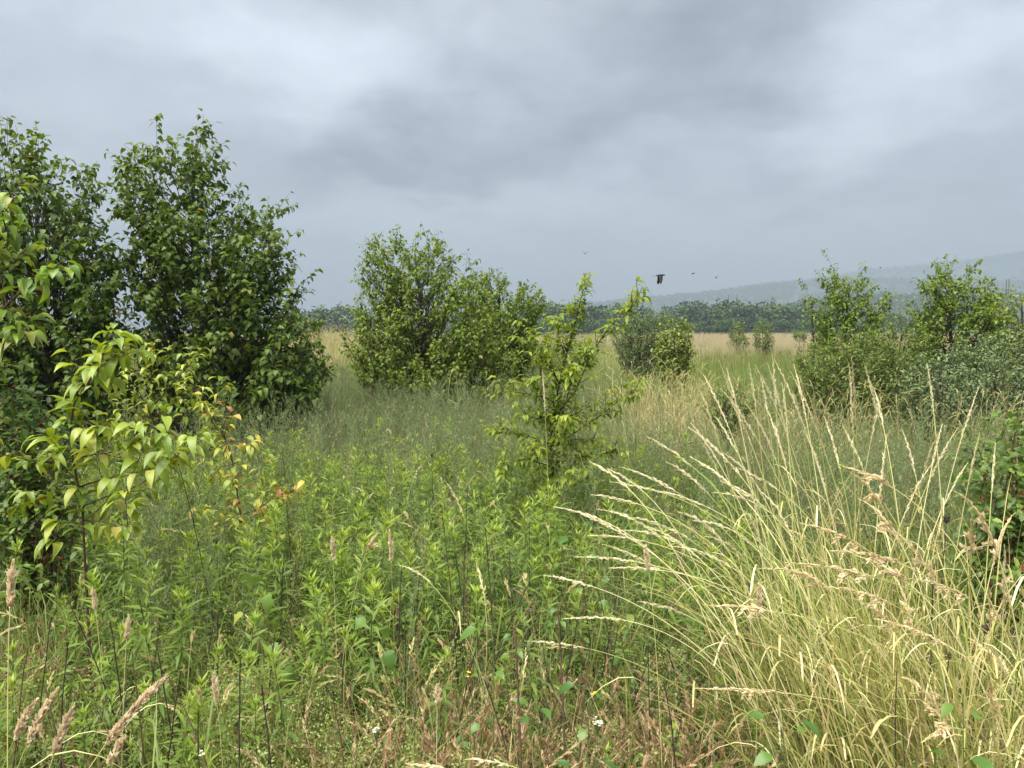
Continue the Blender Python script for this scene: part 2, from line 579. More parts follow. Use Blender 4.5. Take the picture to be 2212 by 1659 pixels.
def wob(x, y, f, s=0):
    return (np.sin(x * f + 1.3 + s) + np.sin(y * f * 1.31 + 2.1 * s + .4) + np.sin((x + y) * f * .73 + s * 3.7) + np.sin((x - .6 * y) * f * 1.9 + s)) / 4


# ------------------------------------------------------------------ scatter (only for stuff nobody could count)
_store = {}


def proto_collection(key, meshes):
    c = bpy.data.collections.new('kit_' + key)
    for i, me in enumerate(meshes):
        o = bpy.data.objects.new('%s_%02d' % (key, i), me)
        c.objects.link(o)
    return c


def scatter(name, meshes, P, rot, scl, idx, label, cat):
    n = len(P)
    me = bpy.data.meshes.new(name)
    me.vertices.add(n)
    me.vertices.foreach_set('co', np.asarray(P, np.float32).ravel())
    for nm, ty, key, arr in (('rot', 'FLOAT_VECTOR', 'vector', np.asarray(rot, np.float32).ravel()), ('scl', 'FLOAT', 'value', np.asarray(scl, np.float32)), ('idx', 'INT', 'value', np.asarray(idx, np.int32))):
        at = me.attributes.new(nm, ty, 'POINT')
        at.data.foreach_set(key, arr)
    o = link(name, me)
    tag(o, label, cat, kind='stuff')
    ng = bpy.data.node_groups.new(name + '_scatter', 'GeometryNodeTree')
    ng.interface.new_socket('Geometry', in_out='INPUT', socket_type='NodeSocketGeometry')
    ng.interface.new_socket('Geometry', in_out='OUTPUT', socket_type='NodeSocketGeometry')
    gi, go = ng.nodes.new('NodeGroupInput'), ng.nodes.new('NodeGroupOutput')
    ci = ng.nodes.new('GeometryNodeCollectionInfo')
    ci.inputs['Collection'].default_value = proto_collection(name, meshes)
    ci.inputs['Separate Children'].default_value = True
    ci.inputs['Reset Children'].default_value = True
    ip = ng.nodes.new('GeometryNodeInstanceOnPoints')
    ip.inputs['Pick Instance'].default_value = True
    for nm, ty, sock in (('rot', 'FLOAT_VECTOR', 'Rotation'), ('scl', 'FLOAT', 'Scale'), ('idx', 'INT', 'Instance Index')):
        na = ng.nodes.new('GeometryNodeInputNamedAttribute')
        na.data_type = ty
        na.inputs['Name'].default_value = nm
        ng.links.new([s for s in na.outputs if s.enabled and s.name == 'Attribute'][0], ip.inputs[sock])
    ng.links.new(gi.outputs[0], ip.inputs['Points'])
    ng.links.new(ci.outputs[0], ip.inputs['Instance'])
    ng.links.new(ip.outputs[0], go.inputs[0])
    md = o.modifiers.new('scatter', 'NODES')
    md.node_group = ng
    return o


def yaw_rot(n, tilt=.12):
    r = np.zeros((n, 3))
    r[:, 2] = rnd(n) * 2 * math.pi
    r[:, 0] = rng.normal(size=n) * tilt
    r[:, 1] = rng.normal(size=n) * tilt
    return r


def frustum(y0, y1, n, p=1.0, margin=.9, spread=.74):
    """random ground points in front of the camera, area density ~ Y**(p-1)"""
    t = rnd(n)
    a, b = y0 ** (p + 1), y1 ** (p + 1)
    Y = (a + t * (b - a)) ** (1 / (p + 1))
    X = (rnd(n) * 2 - 1) * (spread * Y + margin)
    return X, Y


def terrain(x, y):
    return .05 * wob(x, y, .35, 1) * np.clip((y - 1) / 6, 0, 1) + .75 * np.exp(-((x + 6.8) / 3.0) ** 2 - ((y - 27) / 5.0) ** 2)


# ================================================================== SETTING
def build_ground():
    xs = np.concatenate([-np.geomspace(6000, 8, 26), np.linspace(-7.5, 7.5, 61), np.geomspace(8, 6000, 26)])
    ys = np.concatenate([-np.geomspace(6000, 6, 22), np.linspace(-5, 30, 141), np.geomspace(31, 7000, 32)])
    X, Y = np.meshgrid(xs, ys)
    Z = np.where(np.abs(X) + np.abs(Y) < 200, terrain(X, Y), 0)
    V = np.stack([X, Y, Z], -1).reshape(-1, 3)
    nx, ny = len(xs), len(ys)
    i = (np.arange(ny - 1)[:, None] * nx + np.arange(nx - 1)[None]).ravel()
    g = G()
    g.add(V, np.stack([i, i + 1, i + nx + 1, i + nx], -1))
    o = g.obj('ground', MAT['ground'])
    tag(o, 'meadow soil under the tall weeds and grasses', kind='structure')


build_ground()


def ridge(name, D, pts, depth, label):
    """long wooded ridge whose skyline follows pts (photo x, y) at distance D"""
    xs = np.array([W(x, y, D)[0] for x, y in pts])
    zs = np.array([W(x, y, D)[2] for x, y in pts])
    X = np.linspace(xs[0], xs[-1], 240)
    Z = np.interp(X, xs, zs)
    Z = np.convolve(np.pad(Z, 4, mode='edge'), np.ones(9) / 9, 'valid')
    Z = Z + Z.max() * .018 * wob(X, X * 0, 40. / D, 2)
    rows = []
    prof = [(-1.0, -.02), (-.7, .25), (-.4, .62), (-.15, .92), (0, 1), (.2, .95), (.6, .5), (1, -.02)]
    for dy, h in prof:
        rows.append(np.stack([X, np.full_like(X, D + dy * depth) + depth * .1 * wob(X, X * 0 + dy * 300, 12. / D, 3), Z * h - (1 if h < 0 else 0)], 1))
    V = np.array(rows)
    k, n = V.shape[:2]
    i = (np.arange(k - 1)[:, None] * n + np.arange(n - 1)[None]).ravel()
    g = G()
    g.add(V.reshape(-1, 3), np.stack([i, i + 1, i + n + 1, i + n], -1))
    o = g.obj(name, MAT['hill'])
    tag(o, label, kind='structure')
    return V


HILLS = []
HILLS.append(ridge('hill', 640, [(700, 712), (1500, 706), (1640, 690), (1720, 672), (1800, 655), (1880, 648), (2000, 650), (2120, 652), (2260, 650), (2700, 655), (3200, 690)], 130, 'low dark wooded ridge behind the pear trees'))
HILLS.append(ridge('hill', 1450, [(600, 716), (1180, 672), (1260, 662), (1330, 658), (1400, 648), (1460, 644), (1520, 640), (1580, 630), (1640, 622), (1712, 613), (1779, 608), (1850, 606), (2000, 612), (2300, 620), (3000, 660)], 330, 'hazy blue wooded ridge sloping up behind the treeline'))
HILLS.append(ridge('hill', 1950, [(500, 720), (1180, 690), (1400, 646), (1600, 634), (1700, 622), (1800, 602), (1881, 587), (1975, 577), (2074, 571), (2155, 557), (2212, 545), (2320, 540), (2800, 560), (3400, 640)], 420, 'farthest and highest misty ridge'))


def clump_mesh(name, h, w, n, size, seed, lobes=9, mat='far_tree', trunk=True, low=.12):
    """crown of leaf clumps spread over several lobes"""
    r = np.random.default_rng(seed)
    g = G()
    for k in range(lobes):
        t = (k + .5) / lobes
        z = h * (low + (1 - low) * (.12 + .78 * r.random()))
        rr = w * .5 * np.sqrt(max(0, 1 - ((z / h - .5) / .55) ** 2))
        ph = k * 2.399 + r.random()
        c = np.array([math.cos(ph) * rr * .62 * r.random() ** .4, math.sin(ph) * rr * .62 * r.random() ** .4, z])
        m = int(n / lobes)
        u = unit(r.normal(size=(m, 3)))
        rad = (w * .26) * (.55 + .5 * r.random()) * (.65 + .4 * r.random(m))
        P = c + u * rad[:, None] * np.array([1, 1, .75])
        D = unit(u + r.normal(size=(m, 3)) * .6)
        U = unit(u + np.array([0, 0, .6]) + r.normal(size=(m, 3)) * .5)
        leaves(g, P, D, U, size * (.7 + .6 * r.random(m)), size * .8 * (.7 + .6 * r.random(m)), T_LANCE, .2, .3, np.clip(.5 * r.random(m) + .25 + .25 * (P[:, 2] / h - .5) + .12 * r.normal(size=m), 0, 1))
    return g.mesh(name, MAT[mat])


def trunk_mesh(name, h, rad, mat='bark'):
    g = G()
    p = np.array([[0, 0, -.1], [rad * .3, 0, h * .3], [-rad * .4, rad * .3, h * .6], [0, 0, h * .85]])
    tubes(g, p, [rad * 1.2, rad, rad * .7, rad * .25], 7)
    for k in range(5):
        a = k * 2.4
        s = p[1] + (p[3] - p[1]) * (.1 + .12 * k)
        e = s + np.array([math.cos(a) * h * .28, math.sin(a) * h * .28, h * .25])
        tubes(g, bez(s, (s + e) / 2 + np.array([0, 0, -.05 * h]), e, 5), np.linspace(rad * .5, rad * .1, 5), 5)
    return g.mesh(name, MAT[mat])


# woods on the hills: one mass nobody could count
def hill_woods():
    kit = [clump_mesh('hill_crown', 9, 10, 130, 2.6, 50 + i, 6) for i in range(3)]
    P, S = [], []
    for V, n, sc in zip(HILLS, (2400, 4200, 4200), (.95, 1.2, 1.35)):
        k, m = V.shape[:2]
        fi = rnd(n) ** .8 * 4.3
        crest = rnd(n) < .3
        fi = np.where(crest, 3.7 + rnd(n) * .5, fi)
        fj = rnd(n) * (m - 1.01)
        i, j = fi.astype(int), fj.astype(int)
        a, b = (fi - i)[:, None], (fj - j)[:, None]
        p = V[i, j] * (1 - a) * (1 - b) + V[i + 1, j] * a * (1 - b) + V[i, j + 1] * (1 - a) * b + V[i + 1, j + 1] * a * b
        p[:, 2] -= 3.0 * sc
        P.append(p)
        S.append(sc * (.6 + .55 * rnd(n)))
    P, S = np.concatenate(P), np.concatenate(S)
    scatter('hill_woods', kit, P, yaw_rot(len(P), .02), S, rng.integers(0, 3, len(P)), 'woods covering the hazy ridges beyond the meadow', 'woods')


hill_woods()


# distant treeline: each tree on its own
FAR_CROWN = [clump_mesh('crown', 9.5, 8.5, 620, .78, 70 + i, 11) for i in range(5)]
FAR_TRUNK = trunk_mesh('trunk', 7.5, .18)


def far_tree(x, ytop, D, label, group, mi=None, wide=1.0):
    top = W(x, ytop, D)
    h = top[2]
    r = empty('broadleaf_tree', (top[0], D, 0), label, 'tree', group)
    t = link('trunk', FAR_TRUNK, r)
    c = link('crown', FAR_CROWN[rng.integers(0, 5) if mi is None else mi], r)
    c['kind'] = 'stuff'
    s = h / 9.4
    for q in (t, c):
        q.scale = (s * wide, s * wide, s)
        q.rotation_euler = (0, 0, rnd() * 6.28)
    return r


LINE = [(640, 684), (665, 676), (700, 668), (735, 662), (770, 664), (1165, 662), (1185, 655), (1205, 660), (1228, 664), (1262, 659), (1285, 652), (1305, 660), (1330, 664), (1352, 662), (1392, 664),
        (1430, 670), (1452, 664), (1474, 661), (1496, 656), (1512, 660), (1534, 664), (1552, 662), (1570, 658), (1590, 660), (1612, 652), (1634, 650), (1655, 654), (1676, 660), (1698, 664), (1716, 668), (1734, 662), (1752, 672),
        (1774, 676), (1800, 680), (1835, 682), (1870, 684), (1905, 682), (1940, 684), (1968, 688), (2000, 690), (2050, 690), (2110, 690), (2170, 690), (2230, 690)]
for i, (x, y) in enumerate(LINE):
    far_tree(x + rng.normal() * 3, y - 5 + rng.normal() * 6, 165 + 20 * rnd(), 'dark green broadleaf tree in the treeline at the far edge of the field', 'broadleaf trees in the distant treeline', wide=.85 + .55 * rnd())
for i in range(26):
    x = 1160 + i * 25 + rng.normal() * 7
    far_tree(x, 684 + 8 * rnd(), 140 + 12 * rnd(), 'lower rounded tree at the foot of the distant treeline', 'lower trees at the foot of the treeline', wide=1.25)
far_tree(2010 - 1016 + 722, 650, 330, 'lone rounded tree standing hazy above the treeline', None, 2, 1.3)


# power line structures
def h_frame(x, ytop, D, gap, yaw, label):
    top = W(x, ytop, D)
    h = top[2]
    r = empty('power_pylon', (top[0], D, 0), label, 'pylon', 'power line structures beyond the trees')
    r.rotation_euler = (0, 0, yaw)
    for s in (-1, 1):
        g = G()
        tubes(g, [[s * gap / 2, 0, -.2], [s * gap / 2, 0, h * .5], [s * gap / 2, 0, h]], [.26, .22, .16], 8)
        g.obj('pole', MAT['pole'], r)
    g = G()
    tubes(g, [[-gap * .56, 0, h * .80], [0, 0, h * .80], [gap * .56, 0, h * .80]], .17, 6)
    g.obj('cross_arm', MAT['pole'], r)
    g = G()
    for s in (-1, 1):
        tubes(g, [[-s * gap / 2, .05 * s, h * .45], [0, .05 * s, h * .62], [s * gap / 2, .05 * s, h * .79]], .07, 5)
    g.obj('brace', MAT['pole'], r)
    for s in (-.33, .33):
        g = G()
        zz = np.linspace(h * .79, h * .72, 9)
        tubes(g, np.stack([np.full(9, s * gap), np.zeros(9), zz], 1), [.05, .13, .05, .13, .05, .13, .05, .13, .04], 7)
        g.obj('insulator', MAT['pole'], r)


h_frame(1583, 636, 300, 3.4, .05, 'two pole power pylon rising above the middle of the treeline')
h_frame(2177, 603, 250, 3.6, 1.2, 'power pylon seen edge on behind the small pear trees')
h_frame(1371, 643, 520, 4.6, .3, 'faint small power pylon low in the haze over the treeline')
pr = empty('utility_pole', W(1517, 656, 280) * np.array([1, 1, 0]), 'thin single utility pole peeking over the treeline', 'utility pole')
hp = W(1517, 656, 280)[2]
g = G(); tubes(g, [[0, 0, 0], [0, 0, hp]], [.2, .15], 7); g.obj('pole', MAT['pole'], pr)
g = G(); tubes(g, [[-1.0, .2, hp - .7], [1.0, .2, hp - .7]], .1, 5); g.obj('cross_arm', MAT['pole'], pr)


def dead_tree():
    D = 175
    top = W(1667, 648, D)
    r = empty('dead_tree', (top[0], D, 0), 'bare dead tree with thin branches in the treeline', 'tree')
    h = top[2]
    g = G()
    tubes(g, [[0, 0, 0], [.1, 0, h * .5], [0, .1, h]], [.22, .14, .04], 7)
    g.obj('trunk', MAT['bark'], r)
    g = G()
    for k in range(12):
        z = h * (.45 + .045 * k)
        a = k * 2.4
        e = np.array([math.cos(a) * 1.6, math.sin(a) * 1.6, z + 1.5])
        tubes(g, bez([0, 0, z], [math.cos(a), math.sin(a), z + .4], e, 5), np.linspace(.07, .02, 5), 4)
    g.obj('branches', MAT['bark'], r)


dead_tree()


# ================================================================== TREES
def env_tree(name, label, cat, D, xt, prof, nlimb, leafL, mat, depth=.85, twigs=1.0, group=None, leaf_gap=.026, hang=.35, trunk_r=.05, base_y=None, limb_low=.12, tmpl=T_PEAR, wr=.62, wide_twig=1.0, mix=None, fold=.45, upright=.3, crl=.75, top_boost=.30, shoots=0):
    nlimb = int(nlimb * 1.35)
    zt = np.array([W(xt, y, D)[2] for y, a, b in prof])
    rl = np.array([abs(W(xt, y, D)[0] - W(a, y, D)[0]) for y, a, b in prof])
    rr = np.array([abs(W(b, y, D)[0] - W(xt, y, D)[0]) for y, a, b in prof])
    sg_l = np.array([1 if a < xt else -1 for y, a, b in prof])
    rl = rl * sg_l
    cx = (rr - rl) / 2
    hw = (rr + rl) / 2
    o = np.argsort(zt)
    zt, cx, hw = zt[o], cx[o], hw[o]
    H = zt[-1]
    X0 = W(xt, 712, D)[0]
    root = empty(name, (X0, D, 0), label, cat, group)
    # limb tips on the outline
    zz = np.linspace(zt[0], zt[-1], 200)
    wgt = np.interp(zz, zt, hw) + top_boost * hw.max()
    cdf = np.cumsum(wgt) / wgt.sum()
    q = (np.arange(nlimb) + rnd(nlimb)) / nlimb
    z = np.interp(q, cdf, zz)
    ph = np.arange(nlimb) * 2.399963 + rnd(nlimb) * .7
    c, h_ = np.interp(z, zt, cx), np.interp(z, zt, hw)
    rad = h_ * (.58 + .40 * rnd(nlimb) ** .6)
    tip = np.stack([c + np.cos(ph) * rad, np.sin(ph) * rad * depth, z * (.965 - .04 * rnd(nlimb))], 1)
    out = np.stack([tip[:, 0], tip[:, 1], np.zeros(nlimb)], 1)
    rr_ = np.linalg.norm(out, axis=1)
    zs = np.clip(z - rr_ * (.55 + .55 * rnd(nlimb)) - .12 * H, limb_low, H * .82)
    lean = np.stack([np.interp(zs, zt, cx) * .35 * (zs / H), np.zeros(nlimb), zs], 1)
    ctrl = lean + (tip - lean) * np.array([.62, .62, .30]) + rng.normal(size=(nlimb, 3)) * .04 * H * .3
    LK = 9
    limb = bez(lean, ctrl, tip, LK)
    limb += rng.normal(size=limb.shape) * .006 * H * .5 * np.linspace(0, 1, LK)[None, :, None]
    gw = G()
    tp = np.stack([np.interp(np.linspace(0, H * .86, 9), zt, cx) * .35 * np.linspace(0, .86, 9), np.zeros(9), np.linspace(-.05, H * .86, 9)], 1) + rng.normal(size=(9, 3)) * .012
    tubes(gw, tp, np.linspace(trunk_r, trunk_r * .18, 9), 8)
    llen = np.linalg.norm(tip - lean, axis=1)
    r0 = np.clip(llen * .011, .005, .022) * (trunk_r / .05)
    tubes(gw, limb, r0[:, None] * np.linspace(1, .3, LK)[None], 5)
    if shoots:
        si = rng.choice(nlimb, shoots)
        sd = unit(unit(limb[si, -1] - limb[si, -3]) * .6 + np.array([0, 0, .8]) + rvec(shoots) * .35)
        sl = (.08 + .10 * rnd(shoots)) * np.clip(H / 3.2, .6, 1.2)
        sp = bez(limb[si, -1], limb[si, -1] + sd * sl[:, None] * .5, limb[si, -1] + sd * sl[:, None] + rvec(shoots) * .03, LK)
        limb = np.concatenate([limb, sp])
        llen = np.concatenate([llen, sl * .45])
        nlimb += shoots
        tubes(gw, sp, np.linspace(1, .4, LK)[None] * .003, 4)
    # twigs
    nt_ = np.maximum(3, (llen * 13 * twigs)).astype(int)
    li = np.repeat(np.arange(nlimb), nt_)
    m = len(li)
    t = .18 + .82 * rnd(m) ** .75
    f = t * (LK - 1)
    k = np.minimum(f.astype(int), LK - 2)
    st = limb[li, k] + (limb[li, k + 1] - limb[li, k]) * (f - k)[:, None]
    tg = unit(limb[li, k + 1] - limb[li, k])
    outv = unit(st * np.array([1, 1, 0]) + 1e-6)
    d = unit(tg * .75 + outv * .35 + np.array([0, 0, upright]) + rvec(m) * .75)
    tl = (.10 + .20 * rnd(m)) * np.clip(H / 3.2, .5, 1.2) * wide_twig
    tl *= np.where(rnd(m) < .12, 1.5, 1)
    e = st + d * tl[:, None] + np.array([0, 0, .25]) * tl[:, None] * upright
    tw = bez(st, st + d * tl[:, None] * .55, e, 5)
    tubes(gw, tw, np.linspace(1, .5, 5)[None] * .0028 * (trunk_r / .05) ** .5, 3)
    gw.obj('trunk', MAT['bark'], root)
    # leaves
    nl = np.maximum(3, (tl / leaf_gap)).astype(int)
    ti = np.repeat(np.arange(m), nl)
    n = len(ti)
    u = .12 + .9 * rnd(n)
    u = np.minimum(u, 1)
    f = u * 4
    k = np.minimum(f.astype(int), 3)
    P = tw[ti, k] + (tw[ti, k + 1] - tw[ti, k]) * (f - k)[:, None]
    td = unit(tw[ti, k + 1] - tw[ti, k])
    D_ = unit(td * .40 + rvec(n) * np.array([.9, .9, .55]) + np.array([0, 0, -hang]))
    U = unit(np.array([0, 0, 1.]) + rvec(n) * .55 + unit(P * np.array([1, 1, 0]) + 1e-6) * .3)
    P = P + D_ * leafL * .28
    L = leafL * (.7 + .5 * rnd(n))
    tone = np.clip(.42 + .16 * rng.normal(size=n) + .10 * wob(P[:, 0] * 3, P[:, 2] * 3, 2.2, D) + .10 * (u - .5) + (rnd(n) > .985) * .5, 0, 1)
    gl = G()
    leaves(gl, P, D_, U, L, L * wr * (.85 + .3 * rnd(n)), tmpl, fold * (.5 + rnd(n)), crl * (.5 + rnd(n)), tone)
    c = gl.obj('crown', MAT[mat], root)
    c['kind'] = 'stuff'
    return root


env_tree('pear_tree', 'tall dark green pear tree with a rounded leafy top beside the gap of sky', 'tree', 8.0, 425,
         [(276, 335, 430), (300, 300, 462), (335, 290, 478), (390, 284, 525), (430, 278, 585), (500, 272, 640), (560, 290, 645), (620, 290, 655), (700, 285, 690), (770, 280, 715), (840, 300, 705), (890, 340, 650), (925, 390, 560)],
         118, .069, 'pear_dark', .8, 1.0, trunk_r=.055, wr=.7, shoots=22, top_boost=.6)
env_tree('pear_tree', 'dark green pear tree at the edge behind the pale leaning branches', 'tree', 7.3, 100,
         [(262, 20, 75), (300, -40, 110), (345, -90, 150), (400, -120, 215), (470, -130, 240), (560, -140, 262), (650, -150, 275), (740, -150, 285), (820, -130, 270), (880, -80, 230)],
         108, .068, 'pear_dark', .8, 1.0, trunk_r=.05, wr=.7, shoots=30)
env_tree('pear_tree', 'mid green bushy pear tree with black branches standing alone in the middle', 'tree', 11.0, 905,
         [(492, 850, 955), (520, 800, 980), (560, 772, 990), (610, 780, 1040), (660, 760, 1085), (710, 745, 1110), (760, 740, 1125), (800, 755, 1115), (840, 775, 1090), (870, 820, 1040)],
         150, .058, 'pear_mid', .85, 1.2, trunk_r=.055, shoots=24)
env_tree('pear_tree', 'green pear tree half hidden behind the bushy one in the middle', 'tree', 13.0, 1078,
         [(566, 1025, 1060), (598, 1000, 1110), (618, 985, 1185), (645, 980, 1175), (690, 990, 1170), (740, 1000, 1165), (790, 1020, 1140)],
         105, .060, 'pear_mid', .85, 1.1, trunk_r=.055)
env_tree('pear_tree', 'open pear tree with a reaching side branch in front of the hazy ridge', 'tree', 12.5, 1828,
         [(560, 1795, 1855), (590, 1775, 1885), (640, 1770, 1895), (690, 1765, 1890), (730, 1765, 1890), (770, 1780, 1880)],
         46, .066, 'pear_mid', .85, 1.1, trunk_r=.05)
env_tree('pear_tree', 'dense round topped pear tree beside the open one on the far side of the bushes', 'tree', 12.0, 2050,
         [(562, 2020, 2090), (590, 1990, 2105), (620, 1978, 2140), (650, 1978, 2150), (700, 1970, 2160), (750, 1990, 2140), (790, 2010, 2120)],
         70, .066, 'pear_mid', .85, 1.15, trunk_r=.055, shoots=20)
env_tree('pear_tree', 'yellowish pear tree at the frame edge behind the grey green bush', 'tree', 11.0, 2205,
         [(612, 2185, 2225), (640, 2165, 2260), (700, 2150, 2275), (760, 2160, 2265), (800, 2180, 2240)],
         42, .062, 'pear_light', .85, 1.1, trunk_r=.05)
env_tree('pear_tree', 'small slender pear tree in hazy light between two pears and the pylon', 'tree', 15.0, 2136,
         [(600, 2130, 2145), (640, 2118, 2160), (700, 2112, 2165)], 16, .066, 'pear_light', .85, 1.0, trunk_r=.04)
env_tree('pear_tree', 'narrow yellow green pear tree beside the round olive bush in the field', 'tree', 15.0, 1455,
         [(676, 1440, 1475), (700, 1428, 1492), (740, 1420, 1500), (780, 1420, 1496), (815, 1430, 1485)], 62, .07, 'pear_light', .9, 1.2, trunk_r=.04)
env_tree('small_tree', 'slim leaning pear tree forming the open side limb near the ridge', 'tree', 12.8, 1752,
         [(602, 1722, 1738), (640, 1732, 1768), (700, 1745, 1800), (760, 1760, 1810)], 14, .06, 'pear_mid', .9, 1.0, trunk_r=.035)
env_tree('small_tree', 'slim pear tree spreading beside the open one towards the round pear', 'tree', 13.2, 1893,
         [(608, 1918, 1932), (640, 1890, 1925), (690, 1880, 1920), (750, 1875, 1910)], 15, .06, 'pear_mid', .9, 1.0, trunk_r=.035)


def bush(label, D, xt, prof, nlimb, leafL, mat, name='bush', gap=.02, group=None, tmpl=T_OVAL, wr=.42, hang=.1, twigs=1.3):
    return env_tree(name, label, 'bush', D, xt, prof, nlimb, leafL, mat, .9, twigs, group, gap, hang, .03, None, .08, tmpl, wr, fold=.25, upright=.55, shoots=max(4, nlimb // 6))


bush('broad grey green bush with small silvery leaves under the round topped pear', 8.6, 2150, [(705, 2120, 2215), (735, 2050, 2300), (800, 2010, 2320), (850, 2010, 2320), (900, 2040, 2300)], 130, .042, 'olive')
bush('grey green bush lower and darker in front of the broad silvery one', 8.0, 2040, [(755, 2000, 2060), (790, 1960, 2090), (840, 1945, 2120), (890, 1960, 2110)], 75, .04, 'olive')
bush('bright green bush below the open pear tree', 9.6, 1850, [(705, 1825, 1890), (745, 1750, 1940), (800, 1730, 1960), (850, 1735, 1960), (885, 1760, 1930)], 120, .048, 'bush')
bush('yellow green bush between the open pear tree and the round topped pear', 9.9, 1950, [(685, 1925, 1975), (730, 1885, 2010), (790, 1870, 2020), (850, 1880, 2010)], 85, .048, 'bush')
bush('low dark bush at the near end of the row of bushes', 10.5, 1772, [(735, 1745, 1800), (775, 1715, 1830), (820, 1710, 1830), (860, 1730, 1810)], 60, .045, 'bush')
bush('round olive green bush standing in the far grass beside the narrow pear', 19.0, 1385, [(662, 1355, 1425), (685, 1330, 1445), (720, 1322, 1450), (755, 1328, 1448), (790, 1335, 1440)], 120, .062, 'olive_far', gap=.035)
bush('small dark conical bush in the tan field closest to the round bush', 38.0, 1592, [(693, 1585, 1600), (705, 1577, 1608), (722, 1571, 1614), (745, 1568, 1618)], 40, .10, 'bush', gap=.05)
bush('small dark conical bush in the tan field towards the pear trees', 37.0, 1648, [(691, 1640, 1657), (704, 1633, 1664), (724, 1628, 1671), (746, 1625, 1676)], 40, .10, 'bush', gap=.05)
bush('little yellowish bush poking out of the tan grass', 40.0, 1728, [(712, 1716, 1740), (722, 1708, 1748)], 14, .12, 'bush', gap=.09)
bush('yellow green bush on the tan rise seen past the tall dark pear', 26.0, 668, [(683, 655, 680), (700, 645, 692), (722, 642, 700)], 22, .10, 'bush', gap=.07)
bush('low dark bush hidden behind the pale grass stalks', 6.8, 1575, [(832, 1560, 1600), (860, 1535, 1625), (900, 1540, 1620)], 34, .04, 'bush')
bush('small round green bush behind the leaning pear sapling', 14.0, 1170, [(722, 1150, 1195), (750, 1125, 1210), (790, 1120, 1215), (810, 1140, 1200)], 34, .05, 'bush')


# ------------------------------------------------------------------ saplings, leaf by leaf
LEAF_MESH = {}


def leaf_meshes(key, mat, tmpl, wr, n=8, fold=(.25, .8), curl=(.45, 1.45), petiole=True, tint=None):
    if key in LEAF_MESH:
        return LEAF_MESH[key]
    out = []
    for i in range(n):
        g = G()
        fo = fold[0] + (fold[1] - fold[0]) * rnd()
        cu = curl[0] + (curl[1] - curl[0]) * (i + .5) / n
        leaves(g, [[0, .28 if petiole else 0, 0]], [[0, 1, 0]], [[0, 0, 1]], 1.0, wr * (.85 + .3 * rnd()), tmpl, fo, cu, rnd())
        V = g.v[0]
        V[:, 2] += .03 * np.sin(V[:, 1] * 9 + i) * np.abs(V[:, 0]) * 4
        V[:, 0] += .06 * np.sin(V[:, 1] * 3 + i * 2) * V[:, 1]
        if petiole:
            tubes(g, [[0, 0, 0], [0, .15, .02], [0, .29, 0]], [.012, .010, .008], 3)
        out.append(g.mesh('leaf', mat))
    LEAF_MESH[key] = out
    return out


def place_leaf(parent, base, me, P, D, U, L, name='leaf'):
    D = Vector(D).normalized()
    S = D.cross(Vector(U))
    if S.length < 1e-4:
        S = D.orthogonal()
    S.normalize()
    Uu = S.cross(D)
    M = Matrix(((S.x, D.x, Uu.x, 0), (S.y, D.y, Uu.y, 0), (S.z, D.z, Uu.z, 0), (0, 0, 0, 1)))
    o = bpy.data.objects.new(name, me)
    COL.objects.link(o)
    o.parent = parent
    M = Matrix.Translation(Vector(P) - Vector(base)) @ M @ Matrix.Scale(L, 4)
    o.matrix_basis = M
    return o


